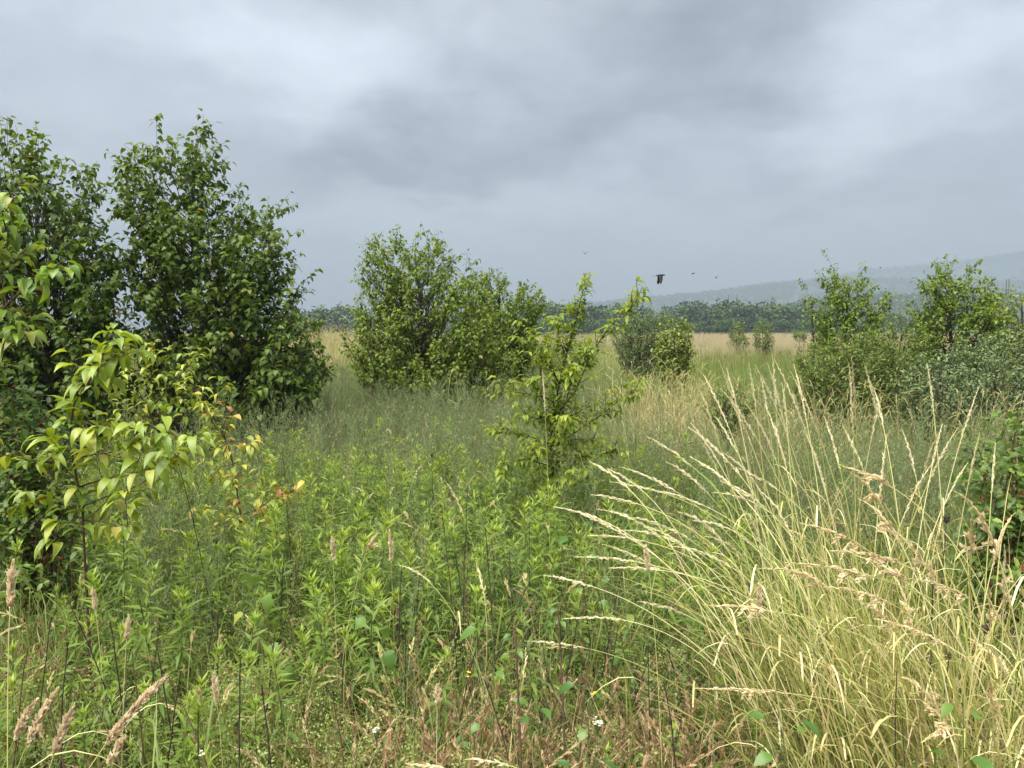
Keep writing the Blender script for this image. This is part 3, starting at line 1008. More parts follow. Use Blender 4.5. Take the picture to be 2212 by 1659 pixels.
def sapling(name, label, D, base_px, branches, leafL, key, mat, twig_per_m=8, spacing=.03, stem_r=.007, hang=.55, max_parts=300, joined=None, wr=.52, cat='sapling', tmpl=T_PEAR_HI, start=.15, twig_len=(.06, .16), jitter=.10, group=None, up=.35, side=1.45):
    """branches: list of (photo polyline, depth offset at its end, relative thickness, start fraction for leaves)"""
    b0 = W(base_px[0], 712, D)
    base = np.array([b0[0], D, 0.0])
    root = empty(name, base, label, cat, group)
    gw = G()
    spots = []
    for bi, br in enumerate(branches):
        pts, dz, th = br[0], br[1], br[2]
        s0 = br[3] if len(br) > 3 else start
        n = len(pts)
        dd0 = br[4] if len(br) > 4 else 0.0
        w = np.array([W(x, y, D + dd0 + (dz - dd0) * i / max(1, n - 1)) for i, (x, y) in enumerate(pts)])
        if bi == 0:
            w = np.concatenate([[base + np.array([0, 0, -.02])], w])
        p = smooth_path(w, 22)
        p = p + np.cumsum(rng.normal(size=p.shape) * .0016, 0)
        tubes(gw, p - base, np.linspace(stem_r * th, stem_r * th * .3, 22), 6)
        ln = np.linalg.norm(np.diff(p, axis=0), axis=1).sum()
        nt_ = int(ln * twig_per_m * ((1.9 if bi < 1 else 1.2) if side < 1 and bi < 2 else 1.9 if bi < 2 else side))
        for q in range(nt_):
            t = s0 + (1 - s0) * rnd()
            f = t * 21
            k = min(int(f), 20)
            a = p[k] + (p[k + 1] - p[k]) * (f - k)
            tg = unit(p[k + 1] - p[k])
            d = unit(tg * .6 + rvec(1)[0] * .8 + np.array([0, 0, up]))
            tl = twig_len[0] + (twig_len[1] - twig_len[0]) * rnd()
            c = bez(a, a + d * tl * .5, a + d * tl + np.array([0, 0, .02]), 5)[0]
            tubes(gw, c - base, np.linspace(stem_r * .32, stem_r * .18, 5), 4)
            for j in range(max(2, int(tl / spacing))):
                u = .25 + .75 * rnd()
                spots.append((c[0] + (c[-1] - c[0]) * u, d))
            spots.append((c[-1], d))
        for j in range(int(ln * (1 - s0) / spacing * 1.1)):
            t = s0 + (1 - s0) * rnd()
            f = t * 21
            k = min(int(f), 20)
            spots.append((p[k] + (p[k + 1] - p[k]) * (f - k), unit(p[k + 1] - p[k])))
        for j in range(4):
            spots.append((p[-1 - (j > 1)], unit(p[-1] - p[-3])))
    gw.obj('stem', MAT['twig'], root)
    mesh_list = leaf_meshes(key, MAT[mat], tmpl, wr)
    rng.shuffle(spots)
    gl = G()
    spots.sort(key=lambda s: s[0][1])
    for i, (P, td) in enumerate(spots):
        r1 = rvec(1)[0]
        d = unit(td * .35 + r1 * np.array([1, 1, .35]) * .9 + np.array([0, 0, .12 - hang * rnd()]))
        U = unit(np.array([0, 0, 1.]) + rvec(1)[0] * .38)
        L = leafL * (.6 + .55 * rnd())
        if i < max_parts:
            place_leaf(root, base, mesh_list[rng.integers(0, len(mesh_list))], P, d, U, L)
        else:
            leaves(gl, [P + d * L * .25 - base], [d], [U], L, L * wr, T_PEAR, .4, .3 + .6 * rnd(), rnd() * .8)
    if gl.n:
        o = gl.obj('foliage', MAT[joined or mat], root)
        o['kind'] = 'stuff'
    return root


# yellow green sapling leaning up on the near left
sapling('pear_sapling', 'yellow green pear sapling with drooping leaves and a bent over top', 2.9, (182, 1500),
        [([(196, 1560), (190, 1380), (182, 1200), (177, 1086), (167, 1050), (153, 988), (149, 941), (155, 886), (161, 864), (182, 832), (205, 800), (240, 772), (284, 750)], -.1, 1.25, .50),
         ([(154, 992), (209, 977), (264, 962), (300, 946), (325, 938)], -.15, .7, .25),
         ([(169, 1053), (218, 1037), (273, 1028), (327, 1015), (375, 992)], -.25, .7, .25),
         ([(171, 1095), (216, 1075), (273, 1055), (322, 1031)], .1, .6, .35),
         ([(140, 1001), (100, 997), (69, 992), (18, 977), (-30, 990)], -.2, .65, .2),
         ([(151, 1046), (96, 1061), (60, 1082)], .1, .5, .4),
         ([(180, 1125), (230, 1130), (284, 1138)], -.2, .5, .3),
         ([(183, 1180), (140, 1165), (110, 1170)], -.1, .45, .4),
         ([(160, 900), (180, 920), (205, 945)], -.15, .4, .3)],
        .072, 'sy', 'sap_yellow', 8, .021, .0055, .5, wr=.42)
# orange tinged sapling
sapling('pear_sapling', 'thin pear sapling with yellow and orange spotted leaves on a dark stem', 3.9, (540, 1300),
        [([(541, 1300), (538, 1214), (529, 1160), (521, 1114), (513, 1056), (506, 992), (493, 953), (464, 898), (442, 869)], -.1, 1.0, .42),
         ([(521, 1114), (560, 1100), (590, 1085), (638, 1066)], -.2, .55, .35),
         ([(513, 1056), (535, 1047), (556, 1040)], .1, .45, .3),
         ([(526, 1140), (555, 1128), (580, 1122)], -.1, .45, .3),
         ([(521, 1112), (480, 1110), (452, 1100)], -.1, .5, .3),
         ([(528, 1145), (490, 1140), (460, 1135)], .15, .45, .3),
         ([(538, 1214), (565, 1195), (595, 1178)], -.1, .5, .3),
         ([(493, 953), (520, 950), (545, 962)], -.1, .45, .3),
         ([(508, 1000), (480, 1010), (462, 1030)], .1, .4, .4)],
        .052, 'so', 'sap_orange', 9, .030, .006, .5, wr=.5)
# yellowish sapling in front of the tall dark pear
sapling('pear_sapling', 'bushy yellow green pear sapling against the shade of the tall dark pear', 5.4, (335, 960),
        [([(338, 960), (325, 880), (322, 846), (328, 800), (326, 740)], 0, 1.0, .45),
         ([(328, 880), (380, 820), (429, 765)], -.1, .7, .3),
         ([(326, 880), (290, 850), (256, 828)], -.1, .7, .3),
         ([(330, 900), (380, 870), (425, 850)], -.2, .6, .3),
         ([(330, 905), (290, 890), (262, 885)], .1, .6, .3),
         ([(325, 850), (350, 800), (372, 775)], .1, .6, .3),
         ([(324, 850), (300, 800), (290, 770)], .1, .6, .3),
         ([(333, 930), (390, 905), (440, 880)], -.1, .6, .4)],
        .068, 'ss', 'sap_yellow', 11, .036, .008, .45, max_parts=300, joined='pear_light', wr=.44)
# pale branches reaching in at the far left
sapling('pear_sapling', 'fresh green pear sapling reaching in from the side edge over the dark trees', 3.6, (-120, 900),
        [([(-118, 1300), (-110, 1000), (-90, 800), (-60, 640), (-20, 520), (10, 440)], -.1, 1.5, .55),
         ([(-85, 760), (-20, 700), (40, 640), (85, 600), (125, 585)], -.25, .9, .25),
         ([(-60, 640), (0, 590), (40, 560), (60, 530)], .1, .8, .2),
         ([(-95, 830), (-40, 790), (10, 750), (55, 720)], -.1, .8, .2),
         ([(-100, 900), (-50, 850), (-10, 820), (20, 790)], .15, .7, .2),
         ([(-40, 580), (-10, 540), (30, 470)], -.2, .6, .2)],
        .08, 'sg', 'sap_green', 9, .035, .010, .55, max_parts=300, joined='pear_light', wr=.5)
# pear sapling in the middle
sapling('pear_sapling', 'leggy green pear sapling with reddish shoot tips and long dark side branch', 4.9, (1192, 1080),
        [([(1195, 1060), (1190, 950), (1200, 880), (1212, 800), (1235, 720), (1252, 650), (1262, 612)], 0, 1.3, .22),
         ([(1196, 901), (1241, 849), (1262, 804), (1283, 758), (1311, 716), (1346, 675), (1389, 640)], -.2, .8, .25),
         ([(1200, 870), (1172, 855), (1120, 848), (1080, 843)], -.15, .6, .3),
         ([(1196, 960), (1290, 904), (1335, 866), (1378, 845)], -.2, .7, .25),
         ([(1192, 960), (1150, 945), (1105, 938), (1062, 936)], .1, .55, .3),
         ([(1206, 820), (1170, 770), (1140, 735), (1115, 722)], -.1, .6, .25),
         ([(1200, 1000), (1260, 985), (1310, 978), (1350, 975)], -.2, .55, .2),
         ([(1194, 1010), (1150, 995), (1110, 1000), (1080, 1025)], -.2, .55, .3),
         ([(1200, 880), (1230, 900), (1270, 880)], .25, .5, .2),
         ([(1205, 850), (1180, 800), (1168, 770)], .25, .55, .2),
         ([(1215, 795), (1250, 770), (1272, 755)], .2, .5, .2),
         ([(1195, 930), (1240, 950), (1285, 945)], .2, .55, .2),
         ([(1193, 1000), (1225, 1010), (1262, 1010)], -.15, .5, .2),
         ([(1192, 1030), (1165, 1040), (1140, 1045)], .1, .45, .2),
         ([(1240, 705), (1215, 690), (1192, 690)], -.1, .4, .3),
         ([(1200, 890), (1160, 905), (1130, 900)], -.2, .5, .2),
         ([(1208, 830), (1190, 790), (1185, 740)], -.15, .5, .2),
         ([(1222, 765), (1205, 730), (1200, 700)], .1, .45, .2),
         ([(1196, 930), (1180, 880), (1165, 820)], -.2, .5, .2),
         ([(1198, 910), (1225, 860), (1235, 810)], -.25, .5, .2),
         ([(1194, 985), (1215, 950), (1235, 905)], -.3, .5, .2),
         ([(1192, 1020), (1210, 1030), (1240, 1035)], -.3, .45, .15),
         ([(1190, 1040), (1170, 1010), (1150, 960)], -.25, .45, .15)],
        .056, 'sm', 'sap_mid', 25, .0135, .008, .5, max_parts=300, joined='sap_mid_joined', wr=.48, twig_len=(.04, .12), side=.99)


# ------------------------------------------------------------------ honeysuckle with berries
def honeysuckle(label, D, xt, prof, nstem, n_parts):
    base = np.array([W(xt, 712, D)[0], D, 0.0])
    root = empty('honeysuckle_bush', base, label, 'bush')
    zt = np.array([W(xt, y, D)[2] for y, a, b in prof])[::-1]
    xl = np.array([W(a, y, D)[0] for y, a, b in prof])[::-1] - base[0]
    xr = np.array([W(b, y, D)[0] for y, a, b in prof])[::-1] - base[0]
    gw, spots, bspots = G(), [], []
    for i in range(nstem):
        z = zt[0] + (zt[-1] - zt[0]) * ((i + rnd()) / nstem) ** .8
        l, r = np.interp(z, zt, xl), np.interp(z, zt, xr)
        c, h = (l + r) / 2, (r - l) / 2
        a = i * 2.399 + rnd()
        q = .5 + .45 * rnd()
        tip = np.array([c + math.cos(a) * h * q, math.sin(a) * h * .8 * q, z])
        st = np.array([rng.normal() * .06, rng.normal() * .06, 0])
        mid = st + (tip - st) * np.array([.35, .35, .9])
        p = bez(st, mid, tip + np.array([0, 0, -.05]), 12)[0]
        tubes(gw, p, np.linspace(.006, .002, 12), 5)
        ln = np.linalg.norm(np.diff(p, axis=0), axis=1).sum()
        for k in range(int(ln * 13)):
            t = .2 + .8 * rnd()
            f = t * 11
            j = min(int(f), 10)
            s = p[j] + (p[j + 1] - p[j]) * (f - j)
            d = unit(rvec(1)[0] + np.array([0, 0, .25]) + unit(p[j + 1] - p[j]) * .5)
            tl = .08 + .14 * rnd()
            e = s + d * tl
            tubes(gw, [s, s + d * tl * .5 + [0, 0, .01], e], [.0016, .0013, .001], 3)
            for u in np.linspace(.2, 1, 5):
                o = unit(np.cross(d, rvec(1)[0]))
                for sg in (-1, 1):
                    spots.append((s + d * tl * u, unit(o * sg + d * .5)))
            if rnd() < .45:
                bspots.append(s + d * tl * (.4 + .5 * rnd()) + np.array([0, -.01, .012]))
    gw.obj('stems', MAT['brownstem'], root)
    me = leaf_meshes('hon', MAT['honey'], T_OVAL, .5, 6, (.1, .35), (.05, .5), False)
    spots.sort(key=lambda s: s[0][1] + .25 * abs(s[0][0]))
    gl = G()
    for i, (P, d) in enumerate(spots):
        d = unit(d + np.array([0, 0, -.15]))
        U = unit(np.array([0, -.35, 1.]) + rvec(1)[0] * .45)
        L = .044 * (.6 + .6 * rnd())
        if i < n_parts:
            place_leaf(root, (0, 0, 0), me[rng.integers(0, 6)], P, d, U, L)
        else:
            leaves(gl, [P], [d], [U], L, L * .5, T_OVAL, .2, .25, rnd())
    if gl.n:
        o = gl.obj('foliage', MAT['honey_joined'], root)
        o['kind'] = 'stuff'
    bg_ = G()
    th = np.linspace(0, math.pi, 6)
    prof_ = np.stack([np.zeros(6), np.zeros(6), -np.cos(th)], 1)
    tubes(bg_, prof_, np.sin(th) + .02, 8)
    bm = bg_.mesh('berry', MAT['berry'])
    bspots.sort(key=lambda s: s[1])
    for P in bspots[:64]:
        for k in range(rng.integers(2, 4)):
            o = link('berry', bm, root, P + rng.normal(size=3) * .007)
            o.scale = [.0052] * 3
    return root


honeysuckle('honeysuckle bush with red berries at the edge behind the yellow green sapling', 3.7, 55, [(835, 0, 70), (880, -60, 130), (960, -90, 170), (1060, -100, 185), (1150, -100, 180), (1230, -80, 150), (1290, -60, 120)], 42, 300)
honeysuckle('honeysuckle bush with red berries behind the pale grass stalks', 3.4, 2185, [(890, 2170, 2230), (930, 2090, 2290), (990, 2050, 2330), (1080, 2050, 2350), (1180, 2060, 2340), (1280, 2090, 2320)], 27, 300)


# ================================================================== PLANT KITS
def goldenrod_geo(seed, h, nleaf, top=True):
    r = np.random.default_rng(seed)
    gs, gf = G(), G()
    lean = r.normal(size=2) * .05
    k = 7
    t = np.linspace(0, 1, k)
    p = np.stack([lean[0] * t ** 2 + .01 * np.sin(t * 5 + seed), lean[1] * t ** 2, h * t], 1)
    tubes(gs, p, np.linspace(.0028, .0012, k), 4, .5)
    n = nleaf
    u = np.sort(.22 + .78 * r.random(n) ** .8)
    f = u * (k - 1)
    j = np.minimum(f.astype(int), k - 2)
    P = p[j] + (p[j + 1] - p[j]) * (f - j)[:, None]
    a = np.arange(n) * 2.399 + r.random(n) * .5
    rise = .15 + 1.1 * np.clip((u - .72) / .28, 0, 1) ** 1.3
    D = unit(np.stack([np.cos(a), np.sin(a), rise + .25 * r.normal(size=n)], 1))
    U = unit(np.array([0, 0, 1.]) + r.normal(size=(n, 3)) * .25)
    L = (.070 - .018 * np.clip((u - .75) / .25, 0, 1)) * (.75 + .5 * r.random(n))
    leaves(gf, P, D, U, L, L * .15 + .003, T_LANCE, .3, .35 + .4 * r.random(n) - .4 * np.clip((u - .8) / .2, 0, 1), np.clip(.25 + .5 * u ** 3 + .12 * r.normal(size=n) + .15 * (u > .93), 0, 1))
    if top:
        m = 10
        a = np.arange(m) * 2.399
        D = unit(np.stack([np.cos(a) * .55, np.sin(a) * .55, np.full(m, 1.0)], 1) + r.normal(size=(m, 3)) * .15)
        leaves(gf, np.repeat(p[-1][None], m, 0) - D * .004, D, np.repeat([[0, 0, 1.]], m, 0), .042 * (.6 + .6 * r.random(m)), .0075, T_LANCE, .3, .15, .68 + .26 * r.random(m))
    return gs, gf


def merge(*gs_mi):
    g = G()
    for s, mi in gs_mi:
        for fs, _ in s.f:
            g.f.append((fs + g.n, mi))
        g.v += s.v
        g.a += s.a
        g.n += s.n
    return g


def wisp_geo(seed, h, nb=14, brown=False, leaf=.016, spread=.16):
    r = np.random.default_rng(seed)
    g = G()
    k = 7
    t = np.linspace(0, 1, k)
    lean = r.normal(size=2) * .10
    p = np.stack([lean[0] * t ** 2, lean[1] * t ** 2, h * t], 1)
    tubes(g, p, np.linspace(.0022, .0009, k), 3, .45)
    u = .25 + .72 * r.random(nb)
    f = u * (k - 1)
    j = np.minimum(f.astype(int), k - 2)
    S = p[j] + (p[j + 1] - p[j]) * (f - j)[:, None]
    a = r.random(nb) * 6.28
    bl = spread * (1.25 - .75 * u) * (.7 + .6 * r.random(nb)) * h
    E = S + np.stack([np.cos(a) * bl * .6, np.sin(a) * bl * .6, bl * 1.0], 1)
    C = S + np.stack([np.cos(a) * bl * .4, np.sin(a) * bl * .4, bl * .3], 1)
    B = bez(S, C, E, 4)
    tubes(g, B, np.array([.0012, .001, .0009, .0007]), 3, .5)
    m = 9
    bi = np.repeat(np.arange(nb), m)
    n = len(bi)
    q = .1 + .9 * r.random(n)
    f = q * 3
    j = np.minimum(f.astype(int), 2)
    P = B[bi, j] + (B[bi, j + 1] - B[bi, j]) * (f - j)[:, None]
    D = unit(unit(B[bi, j + 1] - B[bi, j]) * .8 + r.normal(size=(n, 3)) * .5)
    leaves(g, P, D, r.normal(size=(n, 3)), leaf * (.6 + .8 * r.random(n)), leaf * .2, T_LANCE, .2, .2, np.clip(.5 + .2 * r.normal(size=n), 0, 1))
    m = 26
    q = .15 + .85 * r.random(m)
    f = q * (k - 1)
    j = np.minimum(f.astype(int), k - 2)
    P = p[j] + (p[j + 1] - p[j]) * (f - j)[:, None]
    D = unit(r.normal(size=(m, 3)) + np.array([0, 0, .8]))
    leaves(g, P, D, r.normal(size=(m, 3)), leaf * 1.5 * (.6 + .8 * r.random(m)), leaf * .28, T_LANCE, .2, .3, np.clip(.45 + .2 * r.normal(size=m), 0, 1))
    return g


def tuft_geo(seed, h, nb, spread=.35, width=.004, bend=.5, base=.03, lo=.1, hi=.9, k=5, kink=False):
    r = np.random.default_rng(seed)
    g = G()
    a = r.random(nb) * 6.28
    hh = h * (.45 + .6 * r.random(nb))
    out = np.stack([np.cos(a), np.sin(a), np.zeros(nb)], 1)
    S = out * (base * r.random(nb))[:, None] + np.stack([r.normal(size=nb) * base, r.normal(size=nb) * base, np.zeros(nb)], 1)
    sp = spread * (.3 + .9 * r.random(nb)) * hh
    bd = bend * r.random(nb)
    E = S + out * sp[:, None] + np.stack([np.zeros(nb), np.zeros(nb), hh * (1 - .45 * bd)], 1)
    C = S + out * (sp * .25)[:, None] + np.stack([np.zeros(nb), np.zeros(nb), hh * (.72 + .25 * bd)], 1)
    p = bez(S, C, E, k)
    t = np.linspace(0, 1, k)
    w = width * (.6 + .7 * r.random(nb))[:, None] * (np.clip(1.15 - t ** 2.2, .06, 1))[None]
    th = a + math.pi / 2 + r.normal(size=nb) * .6
    side = np.stack([np.cos(th), np.sin(th), np.zeros(nb)], 1)
    strips(g, p, w, side, lo + (hi - lo) * r.random(nb))
    return g


def spikelets(g, path, n, L, Wd, spread, r, val=(.2, 1), mi=0, both=True):
    """overlapping spikelets up an axis"""
    k = len(path)
    u = np.linspace(0.0, 1, n)
    f = u * (k - 1)
    j = np.minimum(f.astype(int), k - 2)
    P = path[j] + (path[j + 1] - path[j]) * (f - j)[:, None]
    tg = unit(path[j + 1] - path[j])
    rv = unit(np.cross(tg, r.normal(size=(n, 3))))
    taper = np.clip(np.minimum(1, .55 + u * 4) * np.clip((1.12 - u) * 2.2, .4, 1), .3, 1)
    D = unit(tg + rv * (spread * (.5 + r.random(n)))[:, None])
    sz = taper * (.75 + .5 * r.random(n))
    v = val[0] + (val[1] - val[0]) * r.random(n)
    for q in (0, 1):
        Uv = rv if q == 0 else np.cross(tg, rv)
        leaves(g, P, D, Uv, L * sz, Wd * sz, T_LANCE, .5 if q == 0 else -.5, .15, v, mi)


def seedgrass_geo(seed, h, ns, lean=.25, mat_v=(.2, .9), head=.13, r0=.0013, droop=.15, blades=6):
    """a few stalks carrying narrow seed heads, with blades at the foot"""
    r = np.random.default_rng(seed)
    g = G()
    for i in range(ns):
        a = r.random() * 6.28
        hh = h * (.7 + .4 * r.random())
        s = np.array([r.normal() * .05, r.normal() * .05, 0])
        o = np.array([math.cos(a), math.sin(a), 0]) * lean * hh * r.random()
        e = s + o + np.array([0, 0, hh])
        c = s + o * .2 + np.array([0, 0, hh * (.75 + droop)])
        p = bez(s, c, e, 12)[0]
        tubes(g, p, np.linspace(r0, r0 * .6, 12), 3, mat_v[0] + (mat_v[1] - mat_v[0]) * r.random())
        hp_ = p[int(12 * (1 - head / hh * 1.0)) - 1:]
        spikelets(g, hp_, 16, .016, .005, .35, r, mat_v)
    t = tuft_geo(seed + 5, h * .55, blades, .5, .005, .8, .05, mat_v[0], mat_v[1])
    return merge((g, 0), (t, 0))


def herb_geo(seed, h, n, L, wr=.45, tm=T_OVAL):
    r = np.random.default_rng(seed)
    g = G()
    st = 4
    for i in range(st):
        a = i * 1.7 + r.random()
        e = np.array([math.cos(a) * h * .4, math.sin(a) * h * .4, h * (.7 + .4 * r.random())])
        p = bez([0, 0, 0], e * np.array([.3, .3, .7]), e, 6)[0]
        tubes(g, p, np.linspace(.0018, .0008, 6), 3, .5)
        m = n // st
        u = .15 + .85 * r.random(m)
        f = u * 5
        j = np.minimum(f.astype(int), 4)
        P = p[j] + (p[j + 1] - p[j]) * (f - j)[:, None]
        D = unit(r.normal(size=(m, 3)) + np.array([0, 0, .2]))
        U = unit(np.array([0, 0, 1.]) + .4 * r.normal(size=(m, 3)))
        ll = L * (.6 + .7 * r.random(m))
        leaves(g, P, D, U, ll, ll * wr, tm, .25, .4, np.clip(.3 + .35 * u + .2 * r.normal(size=m), 0, 1))
    return g


def froth_geo(seed, h):
    """bedstraw: fine stems ending in sprays of tiny pale flowers"""
    r = np.random.default_rng(seed)
    g = G()
    for i in range(5):
        a = i * 1.3 + r.random()
        e = np.array([math.cos(a) * h * .35, math.sin(a) * h * .35, h * (.65 + .45 * r.random())])
        p = bez([0, 0, 0], e * np.array([.3, .3, .75]), e, 7)[0]
        tubes(g, p, np.linspace(.0012, .0006, 7), 3, .2)
        m = 110
        u = .35 + .65 * r.random(m) ** .7
        f = u * 6
        j = np.minimum(f.astype(int), 5)
        P = p[j] + (p[j + 1] - p[j]) * (f - j)[:, None]
        P = P + r.normal(size=(m, 3)) * .018 * (1.25 - .6 * u)[:, None] * h / .4
        leaves(g, P, r.normal(size=(m, 3)), r.normal(size=(m, 3)), .0085 * (.6 + .8 * r.random(m)), .006, T_LANCE, .2, .2, np.clip(.25 + .6 * u + .15 * r.normal(size=m), 0, 1))
        m = 40
        u = r.random(m) * .8
        f = u * 6
        j = np.minimum(f.astype(int), 5)
        P = p[j] + (p[j + 1] - p[j]) * (f - j)[:, None]
        leaves(g, P, r.normal(size=(m, 3)), r.normal(size=(m, 3)), .018, .0028, T_LANCE, .2, .2, .15 + .3 * r.random(m))
    return g


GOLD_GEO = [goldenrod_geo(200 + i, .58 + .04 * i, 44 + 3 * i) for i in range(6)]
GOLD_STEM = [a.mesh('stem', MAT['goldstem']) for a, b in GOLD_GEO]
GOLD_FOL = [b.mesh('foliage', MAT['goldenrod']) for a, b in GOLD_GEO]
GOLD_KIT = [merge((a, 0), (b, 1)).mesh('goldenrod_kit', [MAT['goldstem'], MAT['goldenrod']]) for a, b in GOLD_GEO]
WISP_KIT = [wisp_geo(300 + i, .82 + .05 * (i % 3), 16).mesh('wisp_kit', MAT['wisp']) for i in range(5)] + [wisp_geo(320 + i, .8, 15).mesh('wisp_kit', MAT['wisp_brown']) for i in range(1)]
GRASS_KIT = [tuft_geo(400 + i, .42, 16, .55, .0042, .8, .04).mesh('grass_kit', MAT['grass']) for i in range(5)]
GRASS_TALL = [tuft_geo(420 + i, .75, 14, .35, .0045, .7, .05, .1, .95).mesh('grass_kit', MAT['grass_far']) for i in range(4)]
GRASS_NEAR = [tuft_geo(430 + i, .68, 9, .45, .0045, .95, .05, .1, 1).mesh('grass_kit', MAT['grass']) for i in range(4)]
FINE_KIT = [seedgrass_geo(435 + i, .6, 3, .6, (.2, 1), .08, .0008, .2, 3).mesh('fine_kit', MAT['straw']) for i in range(4)]
STRAW_KIT = [seedgrass_geo(440 + i, .85, 6, .55, (.1, 1), .14).mesh('straw_kit', MAT['straw']) for i in range(5)]
TAN_KIT = [seedgrass_geo(460 + i, .95, 9, .30, (.1, 1), .2, .0026, .1, 10).mesh('tan_kit', MAT['tan']) for i in range(4)]
BROWN_KIT = [tuft_geo(480 + i, .30, 22, .75, .0026, .9, .05, 0, 1).mesh('brown_kit', MAT['brown']) for i in range(4)] + [seedgrass_geo(490 + i, .38, 5, .7, (.2, 1), .09, .0009).mesh('brown_kit', MAT['brown']) for i in range(3)]
HERB_KIT = [herb_geo(500 + i, .30, 40, .030).mesh('herb_kit', MAT['herb']) for i in range(4)]
FROTH_KIT = [froth_geo(520 + i, .40).mesh('froth_kit', MAT['bedstraw']) for i in range(4)]
RUST_KIT = [wisp_geo(540 + i, .8, 16, leaf=.03, spread=.2).mesh('rust_kit', MAT['rust']) for i in range(3)]


def put(name, kit, X, Y, smin, smax, label, cat, tilt=.12, sink=0.0, weights=None):
    n = len(X)
    P = np.stack([X, Y, terrain(X, Y) - sink], 1)
    idx = rng.integers(0, len(kit), n) if weights is None else rng.choice(len(kit), n, p=weights)
    scatter(name, kit, P, yaw_rot(n, tilt), smin + (smax - smin) * rnd(n), idx, label, cat)


def pxu(x):
    return (x - 1106) / 1662.0


# clear space for the tall grass tussock and tree stems
def soft(u, a, b, w=.05):
    return 1 / (1 + np.exp(-(u - a) / (w * .3))) * 1 / (1 + np.exp((u - b) / (w * .3)))


def select(X, Y, dens):
    return rnd(len(X)) < dens


# --- goldenrod: the nearest three hundred one by one, the rest as stuff
X, Y = frustum(1.75, 7.2, 5200, 1.0, .4, .70)
u = X / Y
d = soft(u, pxu(300), pxu(1330), .25) * soft(Y, 2.3, 6.3, 1.2) * (.42 + .5 * (wob(X, Y, 2.2, 5) > -.25))
d += soft(u, pxu(-200), pxu(560), .15) * soft(Y, 1.4, 3.6, .5) * .60 * (wob(X, Y, 2.8, 9) > -.3)
d += soft(u, pxu(640), pxu(1300), .2) * soft(Y, 1.9, 2.6, .3) * .22
d *= 1 - .93 * soft(u, pxu(520), pxu(1500), .1) * (Y < 2.35)
k = select(X, Y, np.clip(d, 0, .95))
X, Y = X[k], Y[k]
o_ = np.argsort(Y)
X, Y = X[o_], Y[o_]
inv = np.abs(X) < .67 * Y + .1
near = np.zeros(len(X), bool)
near[np.where(inv)[0][:300]] = True
for i in np.where(near)[0]:
    v = rng.integers(0, 6)
    s = .66 + .46 * rnd()
    if Y[i] < 2.3:
        s *= .82
    r = empty('goldenrod', (X[i], Y[i], float(terrain(X[i], Y[i])) - .02), 'leafy upright goldenrod plant with pale green tip in the meadow thicket', 'plant', 'goldenrod plants in the meadow thicket')
    r.rotation_euler = (rng.normal() * .09, rng.normal() * .09, rnd() * 6.28)
    r.scale = (s, s, s)
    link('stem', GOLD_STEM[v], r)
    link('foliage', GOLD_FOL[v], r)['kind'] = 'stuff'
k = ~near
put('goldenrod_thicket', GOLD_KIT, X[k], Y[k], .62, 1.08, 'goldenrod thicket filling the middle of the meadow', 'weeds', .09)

# --- wispy grey green weeds
X, Y = frustum(2.2, 15, 26000, 1.0, .5)
u = X / Y
d = soft(u, pxu(480), pxu(1330), .15) * soft(Y, 5.2, 12.5, 1.5) * .85
d += soft(u, pxu(1230), pxu(2250), .15) * soft(Y, 4.0, 6.6, 1.0) * .85
d += soft(u, pxu(260), pxu(480), .08) * soft(Y, 2.9, 4.6, .6) * .8
d += soft(u, pxu(500), pxu(1500), .2) * soft(Y, 2.4, 6, 1) * .10
d += .10 * (Y > 6)
d *= 1 - .9 * soft(u, pxu(1320), pxu(1600), .06) * (Y > 7)
k = select(X, Y, np.clip(d * (.75 + .4 * wob(X, Y, 1.1, 2)), 0, 1))
put('wispy_weeds', WISP_KIT, X[k], Y[k], .72, 1.15, 'wispy grey green branching weeds covering the middle ground', 'weeds', .14, weights=[.185] * 5 + [.075])

# --- green grass and herbs everywhere
X, Y = frustum(1.15, 9, 9000, .75, .6)
k = select(X, Y, .9 - .55 * soft(X / Y, pxu(900), pxu(1500), .1) * (Y < 2.4))
put('meadow_grass', GRASS_KIT, X[k], Y[k], .65, 1.25, 'short green grass among the weeds', 'grass', .15)
X, Y = frustum(1.2, 7, 4200, .8, .5)
put('low_herbs', HERB_KIT, X, Y, .6, 1.25, 'low leafy herbs under the taller weeds', 'ground cover', .15)
X, Y = frustum(8, 60, 26000, .6, 1.0)
u = X / Y
d = .95 - .7 * soft(u, pxu(1310), pxu(1600), .06) * (Y < 12.5) - .45 * soft(Y, 44, 80, 10) - .7 * np.exp(-((X + 6.8) / 3.5) ** 2 - ((Y - 27) / 7.0) ** 2)
k = select(X, Y, d)
put('far_grass', GRASS_TALL, X[k], Y[k], .65, 1.25, 'taller green grass in the farther meadow', 'grass', .12)

# --- straw coloured grass patches
X, Y = frustum(5.5, 34, 14000, .8, .8)
u = X / Y
d = soft(u, pxu(1310), pxu(1590), .06) * soft(Y, 7.0, 11.5, 1.0) * 1.0
d += soft(u, pxu(1560), pxu(2300), .08) * soft(Y, 5.8, 8.8, .8) * .65
d += soft(u, pxu(1000), pxu(1300), .1) * soft(Y, 9, 16, 3) * .15
d += soft(u, pxu(620), pxu(800), .05) * soft(Y, 23, 34, 2) * 1.2
d += soft(u, pxu(1330), pxu(1480), .05) * soft(Y, 22, 34, 3) * .5
k = select(X, Y, np.clip(d, 0, 1))
put('straw_grass', STRAW_KIT, X[k], Y[k], .85, 1.35, 'pale straw coloured grass patches behind the weeds', 'grass', .2)

